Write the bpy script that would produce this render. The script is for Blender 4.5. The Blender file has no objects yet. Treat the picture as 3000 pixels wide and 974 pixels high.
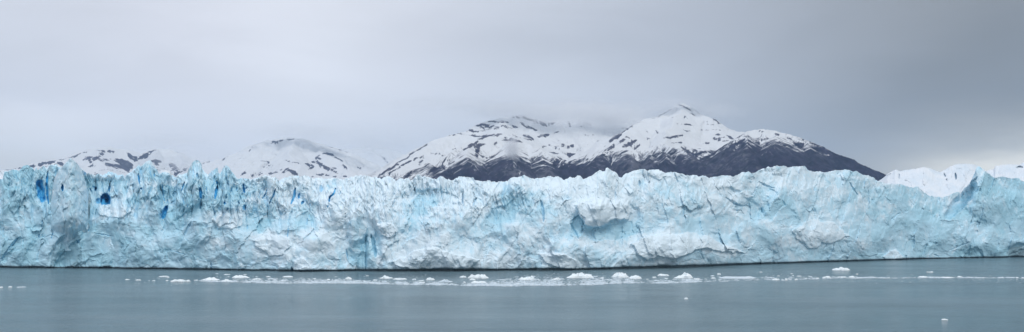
import bpy, math, random
import numpy as np
F = 2598.0; PXC = 1500.0; HOR = 664.0; CAMH = 30.0      # the photograph is 3000 x 974, horizon at row 664
rng = np.random.default_rng(7); random.seed(7)
S = bpy.context.scene; COL = S.collection
INT = lambda a: [list(z) for z in zip(*a)]

# ------------------------------------------------------------------ noise
TAB = rng.random((256, 256, 4)).astype(np.float64)
def hsh(ix, iy, k=0, seed=0):
    return TAB[(ix + 37*seed) & 255, (iy + 91*seed) & 255, k]
def vn(x, y, seed=0):                      # gradient noise, about -1..1
    ix = np.floor(x).astype(np.int64); iy = np.floor(y).astype(np.int64)
    fx = x-ix; fy = y-iy
    ux = fx*fx*fx*(fx*(fx*6-15)+10); uy = fy*fy*fy*(fy*(fy*6-15)+10)
    def g(dx, dy):
        a = hsh(ix+dx, iy+dy, 0, seed)*2*np.pi
        return np.cos(a)*(fx-dx)+np.sin(a)*(fy-dy)
    a = g(0,0); b = g(1,0); c = g(0,1); d = g(1,1)
    return 1.5*((a+(b-a)*ux)*(1-uy)+(c+(d-c)*ux)*uy)
def fbm(x, y, oct=5, seed=0, gain=.5):
    s = 0; a = 1.0; t = 0
    for o in range(oct):
        s = s+a*vn(x*2**o+13.1*o, y*2**o+7.7*o, seed+o); t += a; a *= gain
    return s/t*1.4
def ridged(x, y, oct=5, seed=0, gain=.55):
    s = 0; a = 1.0; t = 0
    for o in range(oct):
        s = s+a*(1-np.abs(vn(x*2**o+3.1*o, y*2**o+9.7*o, seed+o))*2); t += a; a *= gain
    return s/t
def cells(x, y, seed=0, tilt=1.0):
    """nearest jittered cell: returns its tilted-plane value and the distance to the cell border"""
    ix = np.floor(x).astype(np.int64); iy = np.floor(y).astype(np.int64)
    f1 = np.full(x.shape, 9.); f2 = np.full(x.shape, 9.); val = np.zeros(x.shape)
    for dx in (-1,0,1):
        for dy in (-1,0,1):
            cx = ix+dx; cy = iy+dy
            px = cx+hsh(cx, cy, 0, seed); py = cy+hsh(cx, cy, 1, seed)
            rx = x-px; ry = y-py
            d = rx*rx+ry*ry
            g = hsh(cx, cy, 2, seed)*2*np.pi
            o = hsh(cx, cy, 3, seed)*2-1
            v = o+tilt*(np.cos(g)*rx+np.sin(g)*ry)
            nr = d < f1
            f2 = np.where(nr, f1, np.minimum(f2, d)); val = np.where(nr, v, val); f1 = np.where(nr, d, f1)
    return val, np.sqrt(f2)-np.sqrt(f1)
def facets(x, y, seed=0, tilt=1.0):
    """continuous crystal faces: the highest of the tilted planes round each point"""
    ix = np.floor(x).astype(np.int64); iy = np.floor(y).astype(np.int64)
    best = np.full(x.shape, -9.)
    for dx in (-1,0,1):
        for dy in (-1,0,1):
            cx = ix+dx; cy = iy+dy
            rx = x-cx-hsh(cx, cy, 0, seed); ry = y-cy-hsh(cx, cy, 1, seed)
            g = hsh(cx, cy, 2, seed)*2*np.pi
            v = (hsh(cx, cy, 3, seed)-.5)+tilt*(np.cos(g)*rx+np.sin(g)*ry)-1.1*np.sqrt(rx*rx+ry*ry)
            best = np.maximum(best, v)
    return best
def sst(a, b, x):
    t = np.clip((x-a)/(b-a), 0, 1); return t*t*(3-2*t)
def seg(px, py, pts):
    """distance to a polyline and the parameter 0..1 along it"""
    best = np.full(px.shape, 1e9); par = np.zeros(px.shape); n = len(pts)-1
    for i in range(n):
        (ax, ay), (bx, by) = pts[i][:2], pts[i+1][:2]
        vx, vy = bx-ax, by-ay; L = vx*vx+vy*vy+1e-9
        t = np.clip(((px-ax)*vx+(py-ay)*vy)/L, 0, 1)
        d = np.hypot(px-ax-t*vx, py-ay-t*vy)
        m = d < best; best = np.where(m, d, best); par = np.where(m, (i+t)/n, par)
    return best, par

# ------------------------------------------------------------------ object helpers
def grid_mesh(name, P, mat, parent=None, attrs=None, smooth=True):
    """P: rows x cols x 3"""
    R, C = P.shape[:2]
    me = bpy.data.meshes.new(name)
    idx = np.arange(R*C).reshape(R, C)
    q = np.stack([idx[:-1,:-1], idx[:-1,1:], idx[1:,1:], idx[1:,:-1]], -1).reshape(-1, 4)
    me.vertices.add(R*C); me.vertices.foreach_set('co', P.reshape(-1).astype(np.float32))
    me.loops.add(q.size); me.loops.foreach_set('vertex_index', q.reshape(-1).astype(np.int32))
    me.polygons.add(len(q)); me.polygons.foreach_set('loop_start', (np.arange(len(q))*4).astype(np.int32))
    me.update(calc_edges=True)
    if smooth: me.polygons.foreach_set('use_smooth', np.ones(len(q), bool))
    for k, a in (attrs or {}).items():
        at = me.attributes.new(k, 'FLOAT', 'POINT'); at.data.foreach_set('value', a.reshape(-1).astype(np.float32))
    me.materials.append(mat)
    o = bpy.data.objects.new(name, me); COL.objects.link(o)
    if parent: o.parent = parent
    return o
def py_mesh(name, verts, faces, mat, parent=None, smooth=False):
    me = bpy.data.meshes.new(name); me.from_pydata(verts, [], faces); me.update()
    if smooth: me.polygons.foreach_set('use_smooth', [True]*len(me.polygons))
    me.materials.append(mat)
    o = bpy.data.objects.new(name, me); COL.objects.link(o)
    if parent: o.parent = parent
    return o
def tag(o, label=None, cat=None, group=None, kind=None):
    if label: o['label'] = label
    if cat: o['category'] = cat
    if group: o['group'] = group
    if kind: o['kind'] = kind
    return o
def at(px, py, Y): return ((px-PXC)/F*Y, Y, CAMH+(HOR-py)/F*Y)
def onwater(px, py):
    Y = CAMH*F/(py-HOR); return ((px-PXC)/F*Y, Y)

# ------------------------------------------------------------------ materials
def new_mat(name):
    m = bpy.data.materials.new(name); m.use_nodes = True
    nt = m.node_tree; b = nt.nodes['Principled BSDF']
    return m, nt, b
class N:
    def __init__(s, nt): s.nt = nt
    def node(s, t, **kw):
        n = s.nt.nodes.new(t)
        for k, v in kw.items(): setattr(n, k, v)
        return n
    def link(s, a, b): s.nt.links.new(a, b)
    def set(s, inp, v):
        if isinstance(v, (int, float)): inp.default_value = v
        elif isinstance(v, (tuple, list)): inp.default_value = v if len(v) == len(inp.default_value) else tuple(v)+(1,)
        else: s.link(v, inp)
    def attr(s, name): return s.node('ShaderNodeAttribute', attribute_name=name).outputs['Fac']
    def math(s, op, a, b=0.0, c=None, clamp=False):
        n = s.node('ShaderNodeMath', operation=op, use_clamp=clamp); s.set(n.inputs[0], a); s.set(n.inputs[1], b)
        if c is not None: s.set(n.inputs[2], c)
        return n.outputs[0]
    def noise(s, vec, scale, detail=4, rough=.55, dist=0.0):
        n = s.node('ShaderNodeTexNoise'); s.link(vec, n.inputs['Vector'])
        n.inputs['Scale'].default_value = scale; n.inputs['Detail'].default_value = detail
        n.inputs['Roughness'].default_value = rough; n.inputs['Distortion'].default_value = dist
        return n.outputs['Fac']
    def ramp(s, f, a, b, lo=0.0, hi=1.0, kind='SMOOTHSTEP'):
        n = s.node('ShaderNodeMapRange', interpolation_type=kind)
        s.set(n.inputs[0], f); n.inputs[1].default_value = a; n.inputs[2].default_value = b
        n.inputs[3].default_value = lo; n.inputs[4].default_value = hi
        return n.outputs[0]
    def mix(s, f, a, b):
        n = s.node('ShaderNodeMix', data_type='RGBA'); s.set(n.inputs[0], f); s.set(n.inputs[6], a); s.set(n.inputs[7], b)
        return n.outputs[2]
    def mapping(s, vec, scale=(1,1,1), rot=(0,0,0)):
        n = s.node('ShaderNodeMapping'); s.link(vec, n.inputs[0]); n.inputs['Scale'].default_value = scale
        n.inputs['Rotation'].default_value = rot
        return n.outputs[0]
    def pos(s): return s.node('ShaderNodeNewGeometry').outputs['Position']

def ice_material():
    m, nt, b = new_mat('glacier_ice'); n = N(nt); p = n.pos()
    snowy = n.attr('snowy'); deep = n.attr('deep'); dense = n.attr('dense'); dark_tint = n.attr('dark_tint')
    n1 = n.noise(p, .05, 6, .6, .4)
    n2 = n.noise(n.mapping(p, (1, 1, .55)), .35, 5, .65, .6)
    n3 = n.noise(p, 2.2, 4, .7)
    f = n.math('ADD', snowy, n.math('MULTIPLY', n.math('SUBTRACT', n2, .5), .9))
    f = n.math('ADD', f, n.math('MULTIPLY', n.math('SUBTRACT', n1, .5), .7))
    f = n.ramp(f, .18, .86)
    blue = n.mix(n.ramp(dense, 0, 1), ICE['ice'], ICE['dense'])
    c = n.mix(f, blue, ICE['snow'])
    speck = n.ramp(n3, .3, .7)
    c = n.mix(n.math('MULTIPLY', speck, .16), c, ICE['snow'])
    c = n.mix(n.ramp(dark_tint, 0, 1), c, ICE['dark_tint'])
    dn = n.mix(n.noise(n.mapping(p, (1, 1, .25)), .5, 3), ICE['deep'], ICE['deep2'])
    c = n.mix(n.ramp(deep, .05, .9), c, dn)
    n.link(c, b.inputs['Base Color'])
    b.inputs['Roughness'].default_value = .55; b.inputs['Specular IOR Level'].default_value = .3
    bm = n.node('ShaderNodeBump'); bm.inputs['Strength'].default_value = .25; bm.inputs['Distance'].default_value = .9
    h = n.math('ADD', n2, n.math('MULTIPLY', n3, .35))
    n.link(h, bm.inputs['Height']); n.link(bm.outputs[0], b.inputs['Normal'])
    return m
ICE = dict(ice=(.54,.79,.935), snow=(.755,.885,.97), dense=(.36,.66,.80), deep=(.04,.38,.74), deep2=(.15,.60,.92), dark_tint=(.20,.29,.34))

def snow_ridge_material():
    m, nt, b = new_mat('firn_snow'); n = N(nt); p = n.pos()
    d = n.ramp(n.noise(n.mapping(p, (1,1,.4)), .06, 6, .6), .35, .7)
    deep = n.attr('deep')
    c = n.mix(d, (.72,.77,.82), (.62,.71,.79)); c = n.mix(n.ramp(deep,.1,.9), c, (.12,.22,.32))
    n.link(c, b.inputs['Base Color']); b.inputs['Roughness'].default_value = .7
    bm = n.node('ShaderNodeBump'); bm.inputs['Strength'].default_value = .4; bm.inputs['Distance'].default_value = 1.5
    n.link(n.noise(p, .25, 5, .6), bm.inputs['Height']); n.link(bm.outputs[0], b.inputs['Normal'])
    return m

def mountain_material(name='mountain_rock_and_snow'):
    m, nt, b = new_mat(name); n = N(nt); p = n.pos()
    sv = n.attr('snow_v'); fv = n.attr('forest_v')
    cb = n.node('ShaderNodeCombineXYZ'); n.link(n.attr('fall_u'), cb.inputs[0]); n.link(n.attr('fall_v'), cb.inputs[1]); q = cb.outputs[0]
    a = n.noise(p, .018, 6, .68); a2 = n.noise(n.mapping(p, (1,1,.35)), .09, 4, .65)
    st = n.noise(n.mapping(q, (1,.13,1)), .055, 5, .66, .5); st2 = n.noise(n.mapping(q, (1,.2,1)), .14, 3, .6)
    f = n.math('ADD', sv, n.math('MULTIPLY', n.math('SUBTRACT', a, .5), .55))
    f = n.math('ADD', f, n.math('MULTIPLY', n.math('SUBTRACT', st, .5), .85))
    f = n.math('ADD', f, n.math('MULTIPLY', n.math('SUBTRACT', st2, .5), .40))
    snow = n.ramp(f, .40, .64)
    rock = n.mix(n.ramp(a2, .35, .65), (.045,.040,.060), (.105,.095,.120))
    forest = n.mix(n.ramp(a, .35, .65), (.012,.009,.024), (.036,.028,.056))
    g = n.mix(n.ramp(fv, .3, .7), rock, forest)
    a3 = n.noise(n.mapping(p, (1,1,.12)), .035, 5, .6, .4); a4 = n.noise(p, .0035, 3, .5)
    dust = n.math('MULTIPLY', n.ramp(n.math('ADD', a3, n.math('MULTIPLY', a4, .8)), .92, 1.14, 0, .11), n.ramp(f, -.9, .3))
    g = n.mix(dust, g, (.8,.82,.86))
    c = n.mix(snow, g, (.71,.73,.75))
    n.link(c, b.inputs['Base Color']); b.inputs['Roughness'].default_value = .9; b.inputs['Specular IOR Level'].default_value = .1
    bm = n.node('ShaderNodeBump'); bm.inputs['Strength'].default_value = .6; bm.inputs['Distance'].default_value = 12
    n.link(n.noise(p, .03, 6, .65), bm.inputs['Height']); n.link(bm.outputs[0], b.inputs['Normal'])
    return m

def water_material():
    m, nt, b = new_mat('lake_water'); n = N(nt); p = n.pos()
    big = n.noise(n.mapping(p, (.2,1,1)), .016, 6, .6)
    c = n.mix(n.ramp(big, .35, .65), (.085,.149,.182), (.132,.204,.240))
    n.link(c, b.inputs['Base Color'])
    n.link(n.ramp(n.noise(n.mapping(p, (.2,1,1), (0,0,.15)), .02, 4, .55), .35, .7, .12, .24), b.inputs['Roughness'])
    b.inputs['IOR'].default_value = 1.33
    w1 = n.noise(n.mapping(p, (.35,1,1), (0,0,.2)), .35, 4, .6, .3)
    w2 = n.noise(n.mapping(p, (.5,1,1), (0,0,-.25)), 1.3, 3, .6)
    w3 = n.noise(n.mapping(p, (.12,1,1), (0,0,.1)), .06, 3, .5)
    h = n.math('ADD', w1, n.math('MULTIPLY', w2, .6)); h = n.math('ADD', h, n.math('MULTIPLY', w3, 1.6))
    bm = n.node('ShaderNodeBump'); bm.inputs['Strength'].default_value = 1.0; bm.inputs['Distance'].default_value = 1.2
    n.link(h, bm.inputs['Height']); n.link(bm.outputs[0], b.inputs['Normal'])
    return m

def floe_material(name, c1, c2):
    m, nt, b = new_mat(name); n = N(nt); p = n.pos()
    z = n.ramp(n.noise(p, .9, 4, .6), .35, .65)
    n.link(n.mix(z, c1, c2), b.inputs['Base Color']); b.inputs['Roughness'].default_value = .5
    bm = n.node('ShaderNodeBump'); bm.inputs['Strength'].default_value = .5; bm.inputs['Distance'].default_value = .2
    n.link(n.noise(p, 2.5, 4, .6), bm.inputs['Height']); n.link(bm.outputs[0], b.inputs['Normal'])
    return m

# ------------------------------------------------------------------ the glacier front
TOP = [(-320,498),(-200,492),(-120,505),(-40,498),(0,525),(8,522),(12,502),(25,500),(35,496),(55,500),(66,488),(72,484),(78,482),(90,488),(98,492),(102,497),(106,487),(110,498),(115,494),(122,488),(130,486),(138,493),(142,485),(150,480),(160,479),(170,482),(178,490),(185,484),(192,476),(198,472),(203,466),(208,465),(215,470),(225,478),(232,486),(240,493),(248,502),(262,508),(275,512),(290,508),(300,513),(310,506),(320,500),(335,504),(345,512),(360,510),(366,516),(372,508),(385,503),(392,494),(400,489),(406,480),(410,488),(414,487),(420,480),(428,474),(438,471),(443,473),(449,483),(455,492),(462,500),(467,506),(475,504),(490,504),(500,508),(508,514),(515,518),(522,510),(530,509),(540,508),(548,503),(555,492),(562,480),(570,473),(575,471),(583,474),(590,479),(592,495),(600,503),(610,512),(618,502),(628,496),(636,492),(638,505),(645,508),(652,495),(658,488),(663,485),(670,490),(678,502),(685,510),(692,517),(700,520),(712,522),(718,519),(728,522),(735,525),(745,520),(760,518),(775,513),(788,513),(795,519),(808,518),(818,526),(828,520),(840,517),(855,513),(870,514),(895,513),(910,517),(925,521),(940,519),(955,524),(975,520),(990,522),(1005,525),(1018,518),(1030,517),(1045,513),(1060,512),(1075,514),(1085,517),(1100,517),(1115,520),(1125,519),(1135,515),(1150,521),(1160,525),(1172,520),(1180,524),(1190,522),(1198,522),(1205,528),(1210,526),(1217,515),(1223,511),(1230,510),(1236,516),(1243,512),(1250,517),(1260,520),(1268,522),(1278,524),(1288,516),(1297,514),(1303,520),(1315,523),(1328,527),(1335,522),(1343,516),(1360,517),(1375,518),(1380,521),(1385,517),(1390,526),(1405,529),(1418,530),(1425,529),(1433,526),(1440,531),(1455,532),(1468,529),(1475,532),(1488,529),(1495,522),(1505,517),(1518,518),(1527,514),(1536,512),(1545,515),(1555,520),(1562,523),(1572,521),(1580,521),(1595,519),(1605,516),(1615,515),(1625,517),(1638,517),(1645,521),(1650,526),(1665,522),(1670,517),(1682,521),(1690,514),(1697,512),(1702,516),(1708,524),(1720,520),(1735,513),(1748,504),(1758,497),(1765,502),(1773,500),(1775,492),(1780,490),(1787,496),(1793,500),(1803,503),(1810,510),(1813,519),(1822,518),(1832,508),(1840,507),(1855,500),(1870,497),(1887,494),(1895,498),(1910,496),(1930,496),(1940,501),(1948,506),(1965,503),(1980,504),(1995,508),(2012,511),(2022,515),(2030,512),(2037,511),(2046,517),(2060,514),(2070,515),(2078,520),(2087,517),(2100,518),(2115,514),(2140,514),(2146,518),(2155,514),(2165,510),(2175,503),(2185,505),(2193,502),(2203,508),(2212,506),(2222,499),(2235,493),(2250,488),(2262,489),(2276,484),(2282,488),(2290,485),(2303,485),(2306,489),(2315,487),(2340,487),(2358,486),(2365,495),(2370,500),(2390,502),(2405,501),(2412,505),(2430,502),(2445,498),(2460,498),(2475,496),(2488,498),(2500,502),(2508,499),(2520,508),(2530,512),(2545,512),(2560,518),(2565,526),(2580,532),(2600,537),(2620,539),(2640,538),(2655,544),(2670,547),(2690,546),(2697,553),(2708,564),(2725,571),(2745,574),(2765,576),(2785,570),(2800,563),(2815,560),(2825,550),(2840,536),(2848,522),(2855,508),(2858,498),(2862,488),(2868,486),(2875,490),(2882,500),(2890,503),(2905,515),(2915,520),(2930,517),(2945,518),(2960,522),(2975,522),(2985,522),(2990,528),(3000,531),(3060,520),(3150,530),(3250,515),(3400,525)]
BASE = [(-400,784),(0,784.5),(300,787),(600,791),(840,795),(1080,795.5),(1500,793.5),(1700,791.5),(1840,788.5),(2000,784.5),(2140,778.5),(2250,774),(2500,766.5),(2600,763),(2750,758.5),(2880,756),(3000,754),(3500,748)]

# hand-placed ice forms: (centre px, centre py, radius px, radius py, rotation deg, metres out (+) or in (-), sharpness)
FORMS = [
 # left towers and buttresses
 (35,560,36,75,0,7,2),(100,640,30,170,0,-3,2),(150,560,18,95,0,4,3),(200,590,38,150,3,13,2),(150,700,60,90,0,6,2),(60,700,70,80,20,4,2),
 (188,740,38,60,35,-6,3),(250,640,14,110,0,-6,2),(285,560,60,60,0,-14,2),(330,640,90,40,10,6,2),
 (440,560,38,95,0,8,2),(400,600,60,70,0,3,2),(500,570,28,70,0,-12,2),(560,600,50,120,-20,11,2),(575,520,22,60,0,7,2),(470,730,150,60,10,5,2),
 (636,540,14,60,0,-3,2),(665,540,26,70,0,9,2),(640,600,40,40,0,2,2),(600,700,90,60,20,4,2),(545,640,18,70,55,-3,3),
 (725,700,80,70,0,6,2),(800,600,70,70,10,-4,2),(760,640,60,40,0,-6,2),(880,620,60,50,0,-6,2),(940,630,45,50,0,-6,2),(900,720,90,50,0,6,2),
 (1010,600,70,70,0,5,2),(1060,700,28,110,0,-7,2),(1045,660,25,60,0,6,3),(1100,700,14,60,-10,-6,2),(1125,640,60,50,0,7,2),
 (1215,600,46,100,25,-9,2),(1250,570,60,25,0,-7,2),(1300,640,80,60,0,4,2),(1290,530,40,40,0,4,2),(1250,720,110,60,0,8,2),
 (1430,590,40,50,0,3,2),(1480,620,70,40,-20,-6,2),(1540,570,50,60,0,3,2),(1520,540,35,35,0,3,2),(1500,700,90,60,0,6,2),
 (1640,560,60,50,0,4,2),(1620,630,60,40,0,2,2),(1770,540,36,60,0,7,2),(1766,610,90,50,0,3,2),(1780,680,85,20,0,-2,2),
 (1700,740,130,46,0,8,2),(1905,560,70,80,0,5,2),(1850,600,30,90,-8,-5,2),(1880,540,12,40,0,-5,2),(2000,620,90,80,0,3,2),
 (1960,720,110,50,0,9,2),(2130,560,80,60,30,5,2),(2170,600,90,30,30,-4,3),(2230,560,46,90,25,-5,3),(2290,560,60,80,0,7,2),(2100,740,90,40,0,8,2),
 (2240,690,90,50,0,7,2),(2400,600,80,80,0,4,2),(2390,690,100,50,0,9,2),(2470,540,50,50,0,4,2),(2550,600,70,70,0,-3,2),(2520,700,100,50,0,4,2),
 (2650,620,50,80,15,4,2),(2700,580,30,60,0,-4,2),(2760,660,70,60,0,5,2),(2880,560,44,90,0,16,2),(2815,590,18,62,38,-12,3),(2950,620,60,70,0,8,2),
 (2850,700,120,50,0,6,2),(2890,730,60,40,0,5,2),(2780,740,60,30,0,-4,2),(2990,735,45,24,0,-7,3),(1870,760,120,30,0,4,2),(1350,760,120,30,0,5,2),(820,760,90,30,0,4,2),
]
# crevasses and caves: polyline, half-width px, depth m, strength of the deep blue
SLOTS = [
 ([(116,536),(119,560),(124,584)],11,8,.92),([(140,505),(137,540),(139,570),(142,598)],3.5,9,.9),([(182,540),(183,558)],4.2,8,.9),([(184,568),(185,573)],3,5,.8),([(190,598),(193,606)],3,6,.8),
 ([(202,632),(199,650)],2.4,6,.6),([(205,658),(205,672)],2,5,.5),([(154,690),(153,664),(156,662)],2.6,7,.6),([(153,688),(149,700)],1.8,4,.5),([(156,662),(159,655)],4,7,.5),([(125,645),(122,668)],2,5,.4),([(115,686),(114,698)],1.8,5,.5),
 ([(249,492),(248,512)],3.5,8,.9),([(281,550),(279,560)],3.0,7,.8),([(322,545),(320,562)],3.0,7,.7),([(260,662),(259,678)],2,5,.6),([(272,548),(284,553)],2.5,5,.5),([(268,560),(264,552)],2.5,4,.5),([(303,470),(300,540)],0.1,1,.1),
 ([(405,510),(407,525),(409,540)],2.4,9,.8),([(413,551),(414,556)],2.6,7,.8),([(452,505),(452,518)],2,5,.5),([(475,535),(477,565),(482,590)],2.0,6,.55),([(492,585),(491,597)],1.6,5,.5),([(433,532),(436,524)],1.6,4,.4),
 ([(488,608),(478,638)],5.5,9,1.0),([(484,612),(473,630)],6,5,.55),
 ([(541,534),(532,560)],2.2,7,.7),([(587,555),(588,578)],5.0,9,.9),([(584,585),(581,586)],2,5,.7),([(589,592),(590,603),(586,612)],1.9,6,.7),([(550,600),(548,608)],2,5,.5),([(577,508),(577,520)],2.2,5,.5),
 ([(606,548),(604,560)],2,5,.5),([(637,545),(633,565),(630,582)],3.6,10,1.0),([(634,530),(638,541)],3.6,5,.8),([(664,570),(662,582)],1.8,5,.6),([(658,592),(658,600)],3,6,.8),([(668,530),(669,543)],1.6,5,.6),
 ([(680,548),(675,565)],1.8,5,.6),([(686,535),(685,550)],1.6,5,.5),([(693,550),(692,560)],1.6,5,.5),([(668,610),(665,618)],2,5,.6),([(697,590),(701,598)],2,5,.6),([(694,612),(691,620)],1.6,4,.5),
 ([(712,540),(714,552),(716,565)],3.4,9,.95),([(718,556),(722,550)],2.4,5,.7),([(716,605),(715,612)],5.5,4,.65),
 ([(782,555),(778,568),(770,582)],2.0,6,.65),([(808,553),(800,575),(789,598)],2.4,7,.7),([(776,545),(773,560)],1.6,4,.4),
 ([(865,552),(862,575),(853,598)],3.6,7,.75),([(877,567),(875,582)],3.2,6,.7),([(889,590),(883,598)],3.4,7,.7),([(940,545),(940,560)],5,4,.5),([(909,595),(908,604)],2,5,.5),
 ([(983,553),(978,568),(967,578),(964,592)],2.8,8,.8),([(962,602),(960,608)],2,5,.6),([(1000,560),(993,572)],2,4,.4),([(1158,582),(1152,600),(1149,608)],2.0,7,.75),([(1105,558),(1102,570)],2,5,.4),([(1101,546),(1103,552)],3,3,.4),
 ([(1064,584),(1063,595)],1.6,4,.4),([(1045,595),(1048,590)],1.8,4,.4),([(1250,535),(1252,552),(1254,562)],1.8,6,.5),([(1275,555),(1274,570)],1.8,6,.5),([(1293,545),(1291,560)],1.6,4,.3),([(1302,556),(1300,565)],1.6,4,.35),([(1198,572),(1195,580)],2,5,.4),
 ([(1357,555),(1356,580),(1354,600)],2.2,7,.7),([(1328,595),(1326,610)],1.8,5,.5),([(1396,580),(1391,590),(1387,603)],2.8,7,.7),([(1450,575),(1456,595),(1457,606)],2.0,6,.5),([(1261,605),(1258,635)],1.6,4,.35),
 ([(1583,588),(1588,602),(1592,625),(1592,650)],3.6,6,.62),([(1698,628),(1712,640),(1712,655)],2.2,6,.5),([(1671,650),(1697,630)],1.6,5,.4),([(1671,655),(1695,700)],3,5,.35),
 ([(1750,500),(1750,540),(1751,585)],1.3,4,.35),([(1808,530),(1803,560),(1802,585)],2.4,6,.5),([(1873,530),(1874,545)],3.6,6,.6),([(1870,560),(1878,565)],3,4,.35),([(1696,545),(1697,558)],1.6,4,.25),([(1822,665),(1821,720)],1.5,4,.25),
 ([(2262,530),(2240,505),(2228,505)],0.1,1,.1),([(2222,534),(2245,545),(2268,552)],2.4,5,.45),([(2220,536),(2212,560),(2198,585),(2180,598)],2.0,5,.35),([(2126,578),(2150,598),(2176,606)],2.2,5,.4),([(2150,616),(2170,618),(2180,632)],1.8,5,.35),
 ([(2050,625),(2050,660),(2060,690)],1.8,4,.25),([(2490,536),(2500,555),(2512,572)],2.6,6,.45),([(2543,550),(2545,580),(2546,612)],1.6,6,.5),([(2532,525),(2532,552)],1.4,4,.35),([(2385,560),(2392,543)],2.4,5,.25),([(2553,585),(2560,592)],2,4,.35),
 ([(2610,645),(2636,625)],2.4,4,.3),([(2840,710),(2780,735)],2,4,.2),([(2735,746),(2750,752)],2,4,.2),([(2872,735),(2877,752)],5,5,.4),
 ([(1070,690),(1072,740),(1071,790)],2.6,8,.55),([(1088,690),(1096,720),(1101,750)],4.6,5,.5),([(1014,730),(1020,765)],1.8,4,.35),([(1158,680),(1152,720)],2.4,5,.4),([(1166,700),(1163,740)],1.6,4,.35),([(995,770),(980,792)],0.1,1,.1),
 ([(854,785),(856,794)],3.5,7,.5),([(497,733),(545,747)],1.2,3,.4),([(618,770),(619,789)],2.2,5,.35),([(275,683),(330,693)],1.6,3,.3),([(302,717),(308,695)],1.3,3,.3),([(540,690),(560,650)],4,4,.3),
 ([(52,698),(30,725),(5,760)],3.6,5,.35),([(232,705),(228,712)],4,6,.4),([(845,665),(842,695)],2.5,5,.45),([(900,640),(899,660)],1.6,4,.4),([(724,660),(726,672)],1.6,4,.4),
]
# soft-edged zones of whiter (+) or denser, bluer (-) ice: (px, py, rx, ry, rot, amount)
ZONES = [
 (600,640,70,22,-8,.75),(680,640,70,24,0,.8),(640,705,60,20,20,.6),(770,700,100,26,15,.7),(850,690,70,35,0,.7),(820,750,90,22,15,.6),(960,720,80,25,-10,.6),(1000,640,90,50,0,.6),
 (340,620,60,22,-15,.6),(420,640,60,25,10,.4),(470,700,120,20,-15,.35),(30,690,50,22,-30,.5),(60,640,40,20,0,.3),(300,515,60,14,0,.4),(530,530,40,16,0,.2),(920,560,60,35,0,.35),(1060,570,110,45,0,.6),
 (880,530,180,12,0,.6),(1150,535,120,14,0,.65),(1380,540,90,14,0,.7),(1360,570,40,20,0,.4),(1150,640,30,60,10,.5),(1130,680,50,20,20,.75),(1260,740,130,40,0,.65),(1390,765,160,22,0,.8),(1260,700,70,40,0,.5),
 (1430,610,40,24,0,.55),(1330,600,50,20,0,.3),(1600,540,70,20,0,.7),(1640,550,60,20,0,.5),(1770,590,80,50,0,.45),(1760,625,70,32,0,1.0),(1830,540,30,40,0,.3),(1890,515,60,12,0,.6),(1640,760,60,26,20,.95),(1560,690,60,25,20,.4),
 (1900,730,70,24,10,1.0),(1960,700,90,22,0,.7),(2080,730,110,16,12,.85),(2010,760,80,12,0,.6),(1740,715,80,12,5,.6),(2080,530,90,12,0,.75),(2170,545,60,16,0,.6),(2250,520,30,16,20,.3),(2130,580,40,16,0,.4),
 (2250,660,35,14,30,.6),(2190,690,50,14,-30,.5),(2300,710,40,14,20,.6),(2400,700,90,28,-10,.75),(2420,640,60,24,20,.5),(2330,500,60,10,0,.5),(2390,510,40,10,0,.4),(2540,650,60,16,0,.4),(2610,745,30,12,0,.85),
 (2620,700,60,14,-10,.45),(2770,590,50,14,0,.35),(2930,600,60,14,25,.4),(2880,680,90,16,20,.35),(2790,730,60,8,-30,.5),(2960,660,70,16,20,.3),(1500,760,60,20,0,.4),(2350,560,50,30,0,.25),
 # bluer
 (60,520,45,45,0,-.55),(35,600,30,70,0,-.35),(130,520,20,40,0,-.6),(215,770,60,70,20,-.7),(60,740,70,60,0,-.35),(290,540,60,30,0,-.45),(250,560,30,40,0,-.2),(360,730,90,50,0,-.4),(485,560,26,60,0,-.5),(445,540,40,60,0,-.35),
 (575,510,26,50,0,-.7),(560,590,55,55,0,-.85),(660,545,55,50,0,-1.0),(560,700,60,60,0,-.4),(520,660,60,30,-30,-.35),(725,560,26,40,0,-.5),(760,640,60,34,0,-.9),(790,560,40,40,0,-.45),(870,570,50,35,0,-.6),(900,640,60,34,0,-.9),(850,680,40,30,0,-.6),
 (960,545,50,30,0,-.7),(1000,540,40,24,0,-.4),(1040,650,30,60,0,-.4),(1050,740,60,60,0,-.8),(1090,720,30,50,0,-.7),(920,770,80,25,0,-.3),(1250,580,70,25,0,-.9),(1210,640,40,60,25,-.75),(1330,560,60,30,0,-.3),(1400,575,35,30,-40,-.7),
 (1470,620,60,35,-30,-1.0),(1540,600,70,45,0,-.9),(1440,660,60,40,0,-.5),(1520,570,50,30,0,-.5),(1590,630,40,50,0,-.5),(1690,660,36,45,0,-1.1),(1790,670,90,22,0,-1.0),(1860,680,50,40,0,-.6),(1780,535,30,30,0,-.5),(1880,550,40,30,0,-.6),  # the flat zone below the white slab paints the slab's shade in blue
 (1950,600,90,70,0,-.5),(2000,560,70,30,0,-.4),(1570,760,60,30,0,-.5),(1740,760,110,26,0,-.45),(2120,760,110,22,0,-.6),(2070,660,70,30,0,-.55),(2240,600,70,60,0,-.6),(2240,690,40,30,0,-.5),(2330,600,60,50,0,-.4),(2460,560,60,40,0,-.4),
 (2600,570,70,24,0,-1.0),(2600,640,80,50,0,-.5),(2560,750,90,18,0,-.4),(2700,600,60,50,0,-.6),(2690,700,80,50,0,-.45),(2890,540,50,50,0,-.55),(2960,560,70,50,0,-.7),(2830,600,26,60,38,-.4),(2960,620,80,50,0,-.6),(2880,740,120,24,0,-.9),(2780,640,60,50,0,-.4),(2450,740,120,20,0,-.5),
]
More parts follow.
